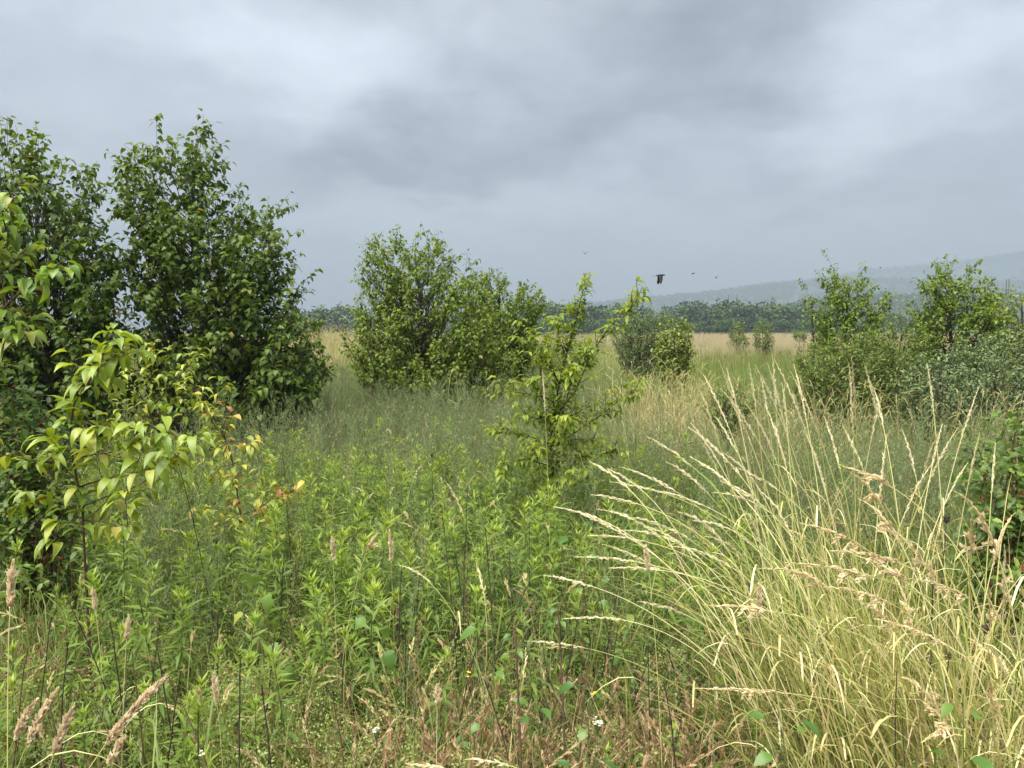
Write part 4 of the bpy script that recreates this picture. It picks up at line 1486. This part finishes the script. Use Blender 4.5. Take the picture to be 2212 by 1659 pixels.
# --- tan field
X, Y = frustum(30, 140, 32000, .2, 4)
u = X / Y
d = np.where(Y > 46, 1.0 - .65 * soft(u, pxu(760), pxu(1400), .06), soft(u, pxu(1480), pxu(1800), .04) * (Y > 34))
k = select(X, Y, d)
put('tan_field', TAN_KIT, X[k], Y[k], .85, 1.25, 'dry tan grass field reaching to the treeline', 'grass', .12)
X, Y = frustum(24, 36, 3000, 1, 2)
u = X / Y
k = select(X, Y, soft(u, pxu(1500), pxu(1760), .04) * .4 * (wob(X, Y, 1.2, 4) > -.2) + .03)
put('rusty_dock', RUST_KIT, X[k], Y[k], .6, 1.0, 'rusty brown dock seed heads in front of the tan field', 'weeds', .12)

X, Y = frustum(52, 140, 9000, .2, 4)
k = select(X, Y, soft(X / Y, pxu(760), pxu(1400), .06))
put('far_field_grass', GRASS_TALL, X[k], Y[k], 1.1, 1.6, 'green grass mixed into the far field behind the middle pear trees', 'grass', .12)

# --- dead brown grass near the feet
X, Y = frustum(1.15, 3.1, 6500, .9, .3)
u = X / Y
d = soft(u, pxu(820), pxu(1650), .12) * soft(Y, .9, 2.35, .4) * 1.0 + soft(u, pxu(480), pxu(900), .1) * (Y < 2.1) * .55 + .14
k = select(X, Y, np.clip(d, 0, 1))
put('dead_grass', BROWN_KIT, X[k], Y[k], .75, 1.3, 'matted dead brown grass close to the viewer', 'grass', .3)

# --- taller mixed grass, fine dry grass and leaning dead stems between the plants
X, Y = frustum(1.3, 9, 2600, .9, .5)
put('mixed_grass', GRASS_NEAR, X, Y, .6, 1.25, 'taller green and yellowing grass blades between the weeds', 'grass', .22)
X, Y = frustum(1.5, 9, 1500, 1.0, .5)
k = select(X, Y, .4 + .6 * (wob(X, Y, 2.0, 7) > .05))
put('fine_dry_grass', FINE_KIT, X[k], Y[k], .6, 1.3, 'fine dry grass stalks threaded through the weeds', 'grass', .25)


def stick_geo(seed, h):
    r = np.random.default_rng(seed)
    g = G()
    for q in range(3):
        e = np.array([r.normal() * .22, r.normal() * .22, 1]) * h * (.6 + .5 * r.random())
        s_ = np.array([r.normal() * .06, r.normal() * .06, 0])
        p = bez(s_, s_ + (e - s_) * .5 + r.normal(size=3) * .02, e, 7)[0]
        tubes(g, p, np.linspace(.0019, .0009, 7), 4, r.random())
        for k_ in range(r.integers(1, 5)):
            i = r.integers(3, 6)
            d_ = unit(r.normal(size=3) + np.array([0, 0, 1.2])) * h * .18
            tubes(g, bez(p[i], p[i] + d_ * .5, p[i] + d_, 4), np.array([.001, .0009, .0008, .0006]), 3, .4)
        if r.random() < .5:
            leaves(g, np.repeat(p[-1:], 9, 0), unit(r.normal(size=(9, 3)) + np.array([0, 0, .6])), r.normal(size=(9, 3)), .012, .004, T_LANCE, .2, .1, .2)
    return g


STICK_KIT = [stick_geo(560 + i, .62).mesh('stick_kit', MAT['stick']) for i in range(6)]
X, Y = frustum(1.3, 11, 1500, 1.0, .6)
k = select(X, Y, .35 + .65 * (wob(X, Y, 1.7, 13) > 0))
put('dead_stems', STICK_KIT, X[k], Y[k], .6, 1.2, 'dead brown stems tangled through the meadow', 'dead weeds', .2)

# --- frothy bedstraw
X, Y = frustum(1.3, 3.6, 3800, .9, .3)
u = X / Y
d = soft(u, pxu(330), pxu(660), .08) * soft(Y, 2.2, 3.0, .3) * .7 + soft(u, pxu(450), pxu(950), .1) * soft(Y, 1.2, 2.15, .25) * .65 + soft(u, pxu(-100), pxu(80), .06) * soft(Y, 2.0, 2.8, .3) * .4 + .03
k = select(X, Y, np.clip(d, 0, 1))
put('bedstraw', FROTH_KIT, X[k], Y[k], .7, 1.2, 'frothy pale yellow green bedstraw patches', 'weeds', .15)


# ================================================================== TALL GRASS STALKS
def stalk_path(B, T, droop, k=20, side=0.0, cx=.42):
    B, T = np.asarray(B, float), np.asarray(T, float)
    C = B + (T - B) * np.array([cx, cx, 0]) + np.array([side, 0, 0])
    C[2] = T[2] * .80 + droop
    return bez(B, C, T, k)[0]


def add_stalk(root, base, p, seed, kind, r0=.0016, head=.20, frac=None):
    """one stalk part with its seed head as sub-part"""
    r = np.random.default_rng(seed)
    rel = p - base
    k = len(p)
    g = G()
    tone = r.random()
    tubes(g, rel, np.linspace(r0, r0 * .5, k), 5, tone)
    ln = np.concatenate([[0], np.cumsum(np.linalg.norm(np.diff(rel, axis=0), axis=1))])
    # a leaf blade or two clasping the stalk
    for q in range(r.integers(0, 3)):
        t = .2 + .4 * r.random()
        i = int(t * (k - 1))
        a = r.random() * 6.28
        L = .16 + .14 * r.random()
        o = np.array([math.cos(a), math.sin(a), 0])
        bp = bez(rel[i], rel[i] + o * L * .3 + np.array([0, 0, L * .5]), rel[i] + o * L * .75 + np.array([0, 0, L * .05]), 6)
        strips(g, bp, np.array([.0045, .005, .005, .004, .0025, .0005]), np.array([[-math.sin(a), math.cos(a), 0]]), tone)
    st = g.obj('stalk', MAT['stalk'], root)
    s0 = ln[-1] - head
    hs = np.linspace(s0, ln[-1], 14)
    hp_ = np.stack([np.interp(hs, ln, rel[:, i]) for i in range(3)], 1)
    gh = G()
    if kind == 'spike':
        spikelets(gh, hp_, int(head * 250), .0155, .0044, .30, r, (.15, 1))
        m = 'seed'
    elif kind == 'panicle':
        spikelets(gh, hp_, int(head * 260), .0165, .0054, .24, r, (.1, 1))
        for q in range(5):
            i = 1 + q
            a = unit(np.cross(hp_[i + 1] - hp_[i], r.normal(size=3)))
            tdir = unit(hp_[i + 1] - hp_[i])
            L = .042 * (1 - q / 12) * (.7 + .6 * r.random())
            e = hp_[i] + tdir * L + a * L * .45 + np.array([0, 0, -.015])
            e = hp_[i] + (e - hp_[i]) * np.array([1, 1, 1])
            bp = bez(hp_[i], hp_[i] + tdir * L * .6 + a * L * .2, e, 7)[0]
            tubes(gh, bp, .0006, 3, .5)
            spikelets(gh, bp[1:], 11, .015, .006, .35, r, (0, 1))
        m = 'seed_tan'
    else:
        spikelets(gh, hp_, int(head * 620), .015, .0068, .60, r, (0, 1))
        spikelets(gh, hp_, int(head * 520), .014, .0064, .85, r, (0, 1))
        m = 'seed_mauve'
    o = gh.obj('seed_head', MAT[m], st)
    return st


LEFT_ARCH = [(1275, 998, .02), (1313, 1013, .03), (1398, 943, -.05), (1442, 999, 0), (1491, 987, .02), (1490, 925, -.05), (1565, 980, .02), (1282, 1069, .10), (1198, 1095, .10), (1291, 1100, .12), (1256, 1111, -.02), (1319, 1041, .10),
             (1344, 1145, .14), (1360, 1117, .08), (1272, 1157, .12), (1242, 1203, .12), (1304, 1176, .02), (1316, 1227, .12), (1178, 1243, .06), (1218, 1337, .16), (1399, 1137, .04), (1524, 1159, .08), (1500, 1125, .14), (1541, 1064, .12), (1467, 1107, .10),
             (1380, 1299, 0), (1135, 1385, .05), (1345, 1010, .04), (1420, 1060, .08), (1560, 1040, .05), (1590, 1010, .02), (1450, 1180, .12), (1600, 1100, .10), (1640, 1060, .05)]
UPRIGHT = [(1553, 779, -.1), (1519, 809, -.1), (1508, 834, -.1), (1570, 797, -.1), (1618, 785, -.12), (1632, 789, -.12), (1659, 787, -.12), (1669, 769, -.12), (1673, 777, -.12), (1640, 804, .02), (1715, 789, -.12), (1709, 805, -.12), (1834, 785, -.15), (1840, 777, -.15), (1866, 783, -.14),
           (1889, 842, -.1), (1903, 858, -.1), (2003, 787, -.1), (2114, 838, -.1), (2116, 939, -.1), (2035, 917, -.08), (2029, 933, .0), (2070, 923, -.08), (1948, 927, .0), (1916, 939, .0), (2015, 1000, .02), (1610, 872, .06), (1709, 840, .05), (1559, 842, -.05), (1493, 915, -.04),
           (1505, 941, .03), (1690, 830, .0), (1750, 860, .02), (1780, 900, .0), (1600, 900, .03), (1655, 880, .0), (1735, 930, .04), (1820, 920, -.05), (1580, 870, -.04), (1545, 900, 0), (2090, 1000, -.05), (2150, 960, -.05)]
DROOP = [(1815, 1005, .10), (1838, 1022, .09), (1641, 1228, .16), (1524, 1307, .13), (1502, 1487, .13), (1932, 1462, .13), (1966, 1499, .13), (1991, 1604, .14), (1891, 1337, .12), (2080, 1371, .10), (2127, 1449, .10), (2133, 1263, .06), (1771, 1267, .10), (1730, 1130, .08), (1860, 1080, .10), (1900, 1130, .08), (1795, 1190, .12), (1850, 1200, .10),
         (2060, 1060, .12), (2100, 1115, .12), (2190, 1110, .10), (2170, 1180, .02), (2205, 1300, .04), (1960, 1250, .10), (1700, 1215, .10), (2140, 1540, .10), (1830, 1290, .08), (1920, 1230, .08)]


def clump(label, centre, rad, stems, kind, Dtip, head, r0, nfill, hfill, lean, seed):
    base = np.array([centre[0], centre[1], 0.0])
    root = empty('tall_grass_clump', base, label, 'grass clump', 'tall grass clumps on the near side')
    r = np.random.default_rng(seed)
    for i, (x, y, dr) in enumerate(stems):
        a, q = r.random() * 6.28, rad * math.sqrt(r.random())
        B = base + np.array([math.cos(a) * q, math.sin(a) * q * .7, -.02])
        Dt = Dtip + r.normal() * .18
        T = W(x, y, Dt)
        if kind == 'spike':
            B = B + np.array([(.40 if seed == 2 else .12) * (T[0] - B[0]), 0, 0])
        add_stalk(root, base, stalk_path(B, T, dr + (.08 if seed == 1 else .03 if seed == 3 else 0), 24, 0, .30 if seed != 2 else .45), seed * 100 + i, kind, r0 * (.85 + .35 * r.random()), head * (.75 + .5 * r.random()))
    # headless stalks and blades fill the body of the clump
    g = G()
    n = nfill
    a, q = r.random(n) * 6.28, rad * np.sqrt(r.random(n)) * 1.15
    S = np.stack([np.cos(a) * q, np.sin(a) * q * .75, np.full(n, -.02)], 1)
    hh = hfill * (.45 + .65 * r.random(n))
    o = np.stack([lean + r.normal(size=n) * .28, r.normal(size=n) * .2, np.zeros(n)], 1) * hh[:, None]
    E = S + o + np.stack([np.zeros(n), np.zeros(n), hh * (.8 + .2 * r.random(n))], 1)
    C = S + o * .3 + np.stack([np.zeros(n), np.zeros(n), hh * (.75 + .2 * r.random(n))], 1)
    p = bez(S, C, E, 7)
    t = np.linspace(0, 1, 7)
    w = (.0028 + .0038 * r.random(n) ** 2)[:, None] * np.clip(1.1 - t ** 2.5, .1, 1)[None]
    th = r.random(n) * 6.28
    strips(g, p, w, np.stack([np.cos(th), np.sin(th), np.zeros(n)], 1), np.clip(.45 + .28 * r.normal(size=n), 0, 1))
    m = n // 3
    ii = r.integers(0, n, m)
    jj = r.integers(1, 5, m)
    A = p[ii, jj]
    th = r.random(m) * 6.28
    L = .10 + .14 * r.random(m)
    oo = np.stack([np.cos(th), np.sin(th), np.zeros(m)], 1)
    bp = bez(A, A + oo * (L * .3)[:, None] + np.stack([0 * L, 0 * L, L * .55], 1), A + oo * (L * .7)[:, None] + np.stack([0 * L, 0 * L, -L * .1], 1), 6)
    strips(g, bp, np.array([.004, .0055, .0055, .0045, .003, .0006]), np.stack([-np.sin(th), np.cos(th), 0 * th], 1), np.clip(.75 + .2 * r.normal(size=m), 0, 1))
    o = g.obj('blades', MAT['gold_blade'], root)
    o['kind'] = 'stuff'
    return root


clump('tall pale grass clump whose seed heads arch over the green weeds', (1.12, 2.15), .32, LEFT_ARCH, 'spike', 2.3, .17, .0019, 380, 1.0, -.38, 1)
clump('tall straight grass clump with pale spikes standing against the bushes', (1.35, 2.75), .42, UPRIGHT, 'spike', 2.75, .21, .0020, 430, 1.05, -.12, 2)
clump('golden grass clump with drooping tan seed heads nearest the viewer', (1.42, 1.95), .34, DROOP, 'panicle', 1.95, .20, .0018, 680, .85, -.15, 3)


def lone_stalk(label, base_px, D, pts, kind, head, r0=.0014, dt=0.0, droop=0.05):
    T = W(pts[0], pts[1], D + dt)
    B = np.array([W(base_px, 712, D)[0], D, -.02])
    root = empty('grass_stalk', (B[0], B[1], 0), label, 'grass stalk', 'single grass stalks in the meadow')
    add_stalk(root, np.array([B[0], B[1], 0]), stalk_path(B, T, droop), int(abs(base_px) * 7 + pts[1]), kind, r0, head)


lone_stalk('tall thin straw stalk standing in front of the leggy pear sapling', 1196, 3.6, (1172, 800), 'spike', .20, .0016, 0, -.1)
lone_stalk('stout tan seed head standing upright amid the goldenrod', 848, 2.7, (842, 1146), 'plume', .12, .0013, 0, -.05)
lone_stalk('pale thin stalk leaning over dark stems near the meadow centre', 1095, 2.9, (962, 1040), 'spike', .14, .0012)
lone_stalk('low arched stalk with plump pale grains above the goldenrod', 1130, 2.4, (866, 1222), 'spike', .12, .0013, 0, .12)
lone_stalk('drooping pale stalk bending over the goldenrod tips', 690, 2.5, (815, 1152), 'panicle', .07, .001, 0, .08)
lone_stalk('tan seed head poking into the picture at the edge under the honeysuckle', -60, 1.35, (28, 1212), 'plume', .09, .0014, 0, .03)
lone_stalk('long tan seed head leaning across the bottom corner weeds', -270, 1.32, (360, 1460), 'plume', .17, .0016, 0, -.05)
lone_stalk('pale plump seed head slanting up in the bottom corner', -260, 1.30, (125, 1488), 'plume', .12, .0015, 0, -.02)
lone_stalk('short tan seed head behind the plump pale one in the corner', -120, 1.34, (160, 1525), 'plume', .10, .0015, 0, -.02)
lone_stalk('thin tan seed head on the outer side of the corner group', -260, 1.38, (78, 1512), 'plume', .09, .0012, 0, -.02)
lone_stalk('small tan seed head low at the bottom of the corner group', -60, 1.30, (268, 1592), 'plume', .06, .0013, 0, -.02)
lone_stalk('tan spike standing in the frothy bedstraw near the bottom', 470, 1.9, (462, 1455), 'plume', .08, .0011, 0, -.05)
lone_stalk('upright tan spike beside the bare dark stems on the near side', 215, 2.1, (278, 1330), 'plume', .07, .0011, 0, -.05)
lone_stalk('brown spike rising out of the weeds below the yellow green sapling', 205, 2.4, (200, 1270), 'plume', .08, .0012, 0, -.05)
lone_stalk('bleached arching stalk lying low across the dead grass', 1500, 1.75, (880, 1650), 'spike', .10, .0016, 0, .10)
lone_stalk('long low arching stalk over the bottom edge weeds', 1560, 1.7, (1010, 1640), 'spike', .10, .0016, 0, .12)
lone_stalk('brown spike upright between the arching stalks and the dark stems', 1655, 1.95, (1641, 1255), 'plume', .10, .0014, 0, -.05)
lone_stalk('tan spike standing against the golden clump', 1460, 2.0, (1395, 1180), 'plume', .07, .0012, 0, -.05)
lone_stalk('rusty seed head standing low in the dead grass', 930, 1.6, (945, 1480), 'plume', .05, .0012, 0, -.05)
lone_stalk('thin brown spike between goldenrod tips near the grape leaves', 720, 2.5, (717, 1160), 'plume', .08, .0011, 0, -.05)


# ------------------------------------------------------------------ dead dark stems
def dead_stalk(x, y0, y1, D, head, lean, label, group='dead dark weed stems', branch=0, r0=.0022, mat='dead'):
    top = W(x, y0, D)
    B = np.array([top[0] - lean, D + .05, -.02])
    root = empty('dead_weed_stem', (B[0], B[1], 0), label, 'dead weed', group)
    b = np.array([B[0], B[1], 0])
    p = bez(B, B + (top - B) * np.array([.35, .5, .6]), top, 12)[0] - b
    p += np.cumsum(rng.normal(size=p.shape) * .0015, 0)
    g = G()
    tubes(g, p, np.linspace(r0, r0 * .55, 12), 5)
    for q in range(branch):
        i = 5 + q % 6
        a = rnd() * 6.28
        L = .08 + .12 * rnd()
        tubes(g, bez(p[i], p[i] + np.array([math.cos(a) * L * .4, math.sin(a) * L * .4, L * .3]), p[i] + np.array([math.cos(a) * L * .5, math.sin(a) * L * .5, L]), 5), np.linspace(r0 * .5, r0 * .25, 5), 4)
    g.obj('stem', MAT[mat], root)
    if head:
        gh = G()
        th = np.linspace(0, math.pi, 7)
        ax = np.stack([np.zeros(7), np.zeros(7), -np.cos(th) * head * 1.15 + head * .6], 1) + p[-1]
        tubes(gh, ax, np.sin(th) * head * .8 + .0005, 9, .3)
        r = np.random.default_rng(int(x))
        n = 70
        u = unit(r.normal(size=(n, 3)))
        P = p[-1] + np.array([0, 0, head * .6]) + u * np.array([head * .75, head * .75, head * 1.05])
        leaves(gh, P, unit(u + np.array([0, 0, .5])), r.normal(size=(n, 3)), head * .6, head * .22, T_LANCE, .3, .1, r.random(n))
        gh.obj('seed_head', MAT['dead'], root)


dead_stalk(2052, 1128, 1400, 2.6, .011, .02, 'dead dark stem with a bristly globe head against the honeysuckle', branch=0)
dead_stalk(2128, 1362, 1600, 2.1, .009, .02, 'dead stem with a grey globe head below the drooping tan heads')
dead_stalk(2052, 1418, 1600, 2.0, .006, .02, 'dead stem with a small dark globe head inside the golden clump')
dead_stalk(2024, 1222, 1440, 2.3, 0, -.02, 'thick black bare stem standing in the golden clump', r0=.0034)
dead_stalk(1062, 1150, 1300, 3.2, .006, -.03, 'dead stem with a tiny black button head near the meadow centre')
dead_stalk(935, 985, 1100, 4.4, .008, 0, 'dead stem with a flat dark head in front of the wispy weeds')
dead_stalk(610, 978, 1120, 3.8, 0, -.03, 'straight black bare stem beside the orange tinged sapling')
dead_stalk(384, 1000, 1400, 3.0, 0, -.15, 'tall dark red stem with twiggy tip beside the yellow green sapling', branch=5, r0=.0026)
dead_stalk(465, 1175, 1400, 3.1, .010, -.02, 'dead stem with a pale brown globe head under the orange tinged sapling')
DS = [(955, 1110, 2.7), (1010, 1070, 2.8), (1100, 1190, 2.8), (775, 1250, 2.8), (700, 1310, 2.5), (610, 1200, 3.0), (560, 1300, 2.5), (470, 1330, 2.3), (430, 1250, 2.7), (300, 1290, 2.4), (240, 1340, 2.2), (150, 1300, 2.3), (110, 1330, 2.2), (330, 1390, 2.0), (390, 1450, 1.9), (880, 1330, 2.4),
      (1050, 1330, 2.3), (1240, 1330, 2.3), (1010, 1420, 2.1), (1330, 1350, 2.4), (1400, 1400, 2.2), (830, 1180, 3.0), (1170, 1250, 2.7), (1290, 1260, 2.7), (1350, 1200, 2.8), (660, 1150, 3.3), (1140, 1120, 3.2), (905, 1210, 2.9), (1450, 1290, 2.5), (60, 1400, 1.9), (520, 1420, 1.9), (710, 1480, 1.8), (980, 1190, 2.9), (1215, 1160, 3.0), (1270, 1200, 2.9)]
DS += [(x + 37, y + 55 + 12 * (i % 3), D * .93) for i, (x, y, D) in enumerate(DS) if i % 4 != 3]
for x, y, D in DS:
    dead_stalk(x, y, 0, D, 0, rng.normal() * .10, 'thin dark bare weed stem among the green plants', 'thin bare weed stems', branch=int(rng.integers(0, 4)), r0=.0023 + .0009 * rnd(), mat='dead' if rnd() < .65 else 'brownstem')


# ------------------------------------------------------------------ near seedlings, vines, cut stems, flowers
def leafy_shoot(name, label, cat, D, x, ytop, hgt, n, L, key, mat, wr, tmpl=T_PEAR_HI, spread=.08, stem_mat='goldstem', group=None, hang=.3, r0=.0025, low=.35):
    top = W(x, ytop, D)
    base = np.array([top[0] + .02, D, 0.0])
    root = empty(name, base, label, cat, group)
    p = smooth_path([[0, 0, -.02], [rng.normal() * .02, 0, top[2] * .5], [top[0] - base[0], 0, top[2]]], 14)
    g = G()
    tubes(g, p, np.linspace(r0, r0 * .4, 14), 5)
    pts = []
    for i in range(n):
        t = low + (1 - low) * (i + .5) / n
        f = t * 13
        j = min(int(f), 12)
        s = p[j] + (p[j + 1] - p[j]) * (f - j)
        a = i * 2.4 + rnd()
        o = np.array([math.cos(a), math.sin(a), .35])
        e = s + o * spread * (1.1 - .7 * t)
        tubes(g, [s, (s + e) / 2 + [0, 0, .006], e], [.001, .0009, .0007], 4)
        pts.append((e, unit(o + np.array([0, 0, -hang]))))
    g.obj('stem', MAT[stem_mat], root)
    me = leaf_meshes(key, MAT[mat], tmpl, min(wr, .52) if key == 'sd' else wr, 6, (.15, .5), (.3, 1.1))
    for P, d in pts:
        place_leaf(root, (0, 0, 0), me[rng.integers(0, len(me))], P, d, unit(np.array([0, -.3, 1]) + rvec(1)[0] * .3), L * (.7 + .5 * rnd()))
    return root


leafy_shoot('tree_seedling', 'broad leaved bright green seedling at the foot of the golden clump', 'seedling', 1.75, 1690, 1535, .4, 16, .056, 'sd', 'seedling', .5, spread=.07)
leafy_shoot('tree_seedling', 'dark green seedling in the gap behind the arching grass stalks', 'seedling', 3.0, 1235, 1130, .4, 14, .055, 'sd', 'seedling', .55, spread=.09)
leafy_shoot('tree_seedling', 'small green seedling beside the dead grass', 'seedling', 1.9, 1275, 1470, .4, 10, .05, 'sd', 'seedling', .55, spread=.06)
leafy_shoot('tree_seedling', 'round leaved green seedling low in the centre weeds', 'seedling', 2.1, 1065, 1345, .4, 10, .055, 'sd', 'seedling', .6, spread=.07)
leafy_shoot('tree_seedling', 'little seedling with glossy leaves near the arching stalk heads', 'seedling', 2.5, 1345, 1185, .4, 12, .045, 'sd', 'seedling', .6, spread=.08)
leafy_shoot('tree_seedling', 'seedling with few yellowish leaves beside the bottom edge', 'seedling', 1.65, 1160, 1490, .4, 8, .05, 'sd', 'seedling', .5, spread=.05)
leafy_shoot('tree_seedling', 'glossy seedling tucked under the drooping tan heads', 'seedling', 1.7, 2080, 1500, .4, 10, .06, 'sd', 'seedling', .55, spread=.06)
leafy_shoot('cut_stem', 'cut brown stem sprouting small yellow leaves in the dead grass', 'stem', 2.05, 1113, 1345, .5, 6, .03, 'sd', 'seedling', .7, spread=.03, stem_mat='brownstem', r0=.006, low=.85)
leafy_shoot('cut_stem', 'cut brown stem with one bright leaf cluster beside the arching stalks', 'stem', 2.2, 1205, 1305, .5, 5, .026, 'sd', 'seedling', .7, spread=.025, stem_mat='brownstem', r0=.005, low=.88)

T_VINE = leaf_template([(0, 0), (.05, .34), (.22, .52), (.36, .36), (.50, .56), (.62, .34), (.80, .16), (1, 0)])
leafy_shoot('grape_vine', 'grape vine shoot with broad lobed leaves among the goldenrod', 'vine', 2.5, 812, 1255, .5, 7, .056, 'vn', 'vine', .92, T_VINE, .05, hang=.9, low=.55)
leafy_shoot('grape_vine', 'grape vine shoot with hanging lobed leaves under the orange tinged sapling', 'vine', 2.6, 540, 1235, .5, 7, .058, 'vn', 'vine', .92, T_VINE, .06, hang=.9, low=.5)


def flower(label, D, x, y, rad, mat, n, name='wildflower'):
    top = W(x, y, D)
    base = np.array([top[0], D, 0.0])
    root = empty(name, base, label, 'flower')
    g = G()
    tubes(g, [[0, 0, -.02], [.01, 0, top[2] * .5], [0, 0, top[2]]], [.0016, .0013, .001], 5)
    r = np.random.default_rng(int(x))
    gh = G()
    for i in range(n):
        a, q = r.random() * 6.28, rad * math.sqrt(r.random())
        c = np.array([math.cos(a) * q, math.sin(a) * q, top[2] + .012 + r.normal() * .003])
        tubes(g, [[0, 0, top[2] - .02], c - [0, 0, .002]], [.0007, .0005], 3)
        m = 6
        th = np.arange(m) / m * 6.28
        leaves(gh, np.repeat(c[None], m, 0), np.stack([np.cos(th), np.sin(th), np.full(m, .35)], 1), np.repeat([[0, 0, 1.]], m, 0), .0045, .0036, T_LANCE, .1, .1, r.random(m))
    g.obj('stem', MAT['goldstem'], root)
    gh.obj('flower_head', MAT[mat], root)


flower('flat white yarrow flower cluster in the dead grass', 1.85, 1290, 1571, .015, 'white', 20)
flower('white yarrow cluster on the frothy bedstraw by the bottom edge', 1.85, 813, 1589, .010, 'white', 12)
flower('tiny white flower at the very bottom of the bedstraw', 1.7, 437, 1640, .006, 'white', 4)
flower('tiny yellow flower over the dead grass', 1.9, 1012, 1467, .005, 'yellowp', 3)
flower('yellow flower low beside the small seedling', 1.85, 1283, 1508, .005, 'yellowp', 3)


# ------------------------------------------------------------------ birds
def bird(label, x, y, D, length, wing_down, yaw, name='bird', second=None):
    c = W(x, y, D)
    root = empty(name, c, label, 'bird', 'birds flying over the meadow')
    root.rotation_euler = (0, 0, yaw)
    s = length
    g = G()
    xs = np.array([-.30, -.24, -.12, 0, .14, .26, .33, .39, .44, .50]) * s
    rad = np.array([.012, .03, .062, .085, .088, .066, .056, .054, .036, .006]) * s
    zc_ = np.array([-.03, -.022, -.008, 0, .01, .022, .032, .034, .030, .022]) * s
    tubes(g, np.stack([xs, np.zeros(10), zc_], 1), rad, 10)
    # tail fan
    t = np.array([[-.24, -.03, -.02], [-.24, .03, -.02], [-.55, .075, -.085], [-.55, -.075, -.085], [-.24, -.03, -.035], [-.24, .03, -.035], [-.55, .075, -.095], [-.55, -.075, -.095]]) * s
    g.add(t, [(0, 1, 2, 3), (7, 6, 5, 4), (0, 4, 5, 1), (1, 5, 6, 2), (2, 6, 7, 3), (3, 7, 4, 0)])
    g.obj('body', MAT['feather'], root)
    for sg, ang in ((1, wing_down), (-1, wing_down if second is None else second)):
        gw = G()
        n = 8
        tt = np.linspace(0, 1, n)
        span = .72 * s
        bendv = ang + tt * .35 * np.sign(ang)
        yy = np.cumsum(np.cos(bendv) * span / n) - np.cos(bendv[0]) * span / n
        zz = -np.cumsum(np.sin(bendv) * span / n) + np.sin(bendv[0]) * span / n
        lead = (.24 - .15 * tt + .03 * np.sin(tt * 3.1)) * s
        ch = (.33 - .15 * tt) * s
        ch[-1] *= .72
        A = np.stack([lead, sg * (yy + .06 * s), zz + .04 * s], 1)
        B = np.stack([lead - ch, sg * (yy + .06 * s), zz + .025 * s], 1)
        V = np.concatenate([A, B, A - [0, 0, .008 * s], B - [0, 0, .006 * s]])
        F = []
        for i in range(n - 1):
            F += [(i, i + 1, n + i + 1, n + i), (2 * n + i, 3 * n + i, 3 * n + i + 1, 2 * n + i + 1), (i, 2 * n + i, 2 * n + i + 1, i + 1), (n + i, n + i + 1, 3 * n + i + 1, 3 * n + i)]
        F += [(n - 1, 3 * n - 1, 4 * n - 1, 2 * n - 1)]
        gw.add(V, F)
        # separate flight feathers at the tip
        m = 6
        for q in range(m):
            f = q / (m - 1)
            st = A[-1] * (1 - f) + B[-1] * f
            dirv = unit(A[-1] - A[-2]) + np.array([-.30 * f, 0, 0])
            leaves(gw, [st - dirv * .03 * s], [dirv], [[1, 0, .2]] if abs(dirv[0]) < .5 else [[0, 0, 1]], .16 * s * (1 - .4 * f), .05 * s, T_LANCE, 0, .1, .5)
        gw.obj('wing', MAT['feather'], root)
    return root


bird('large dark bird flapping with its wings down over the treeline', 1424, 595, 17, .30, 1.1, .25)
bird('tiny bird with raised wings above the leggy pear sapling', 1263, 548, 42, .24, -.6, 1.2)
bird('small dark bird just beyond the large one', 1497, 590, 48, .25, .35, .2)
bird('very small bird lowest of the flock', 1547, 598, 62, .22, 1.1, .5)
bird('small bird in front of the misty ridge near the round topped pear', 1902, 577, 55, .22, .5, 2.6)


# ------------------------------------------------------------------ haze
def haze():
    m, t = base_mat('haze_air')
    out = N(t, 'ShaderNodeOutputMaterial')
    v = N(t, 'ShaderNodeVolumePrincipled')
    v.inputs['Color'].default_value = (.325, .380, .450, 1)
    v.inputs['Density'].default_value = HAZE
    v.inputs['Anisotropy'].default_value = 0.0
    t.links.new(v.outputs[0], out.inputs['Volume'])
    g = G()
    x, y0, y1, z0, z1 = 6500, -6500, 7400, -3.5, 265
    V = [(-x, y0, z0), (x, y0, z0), (x, y1, z0), (-x, y1, z0), (-x, y0, z1), (x, y0, z1), (x, y1, z1), (-x, y1, z1)]
    g.add(V, [(3, 2, 1, 0), (4, 5, 6, 7), (0, 1, 5, 4), (1, 2, 6, 5), (2, 3, 7, 6), (3, 0, 4, 7)])
    o = g.obj('haze', m, smooth=False)
    tag(o, 'thin pale haze over the meadow and hills', 'haze', kind='stuff')


HAZE = 0.95e-3
haze()
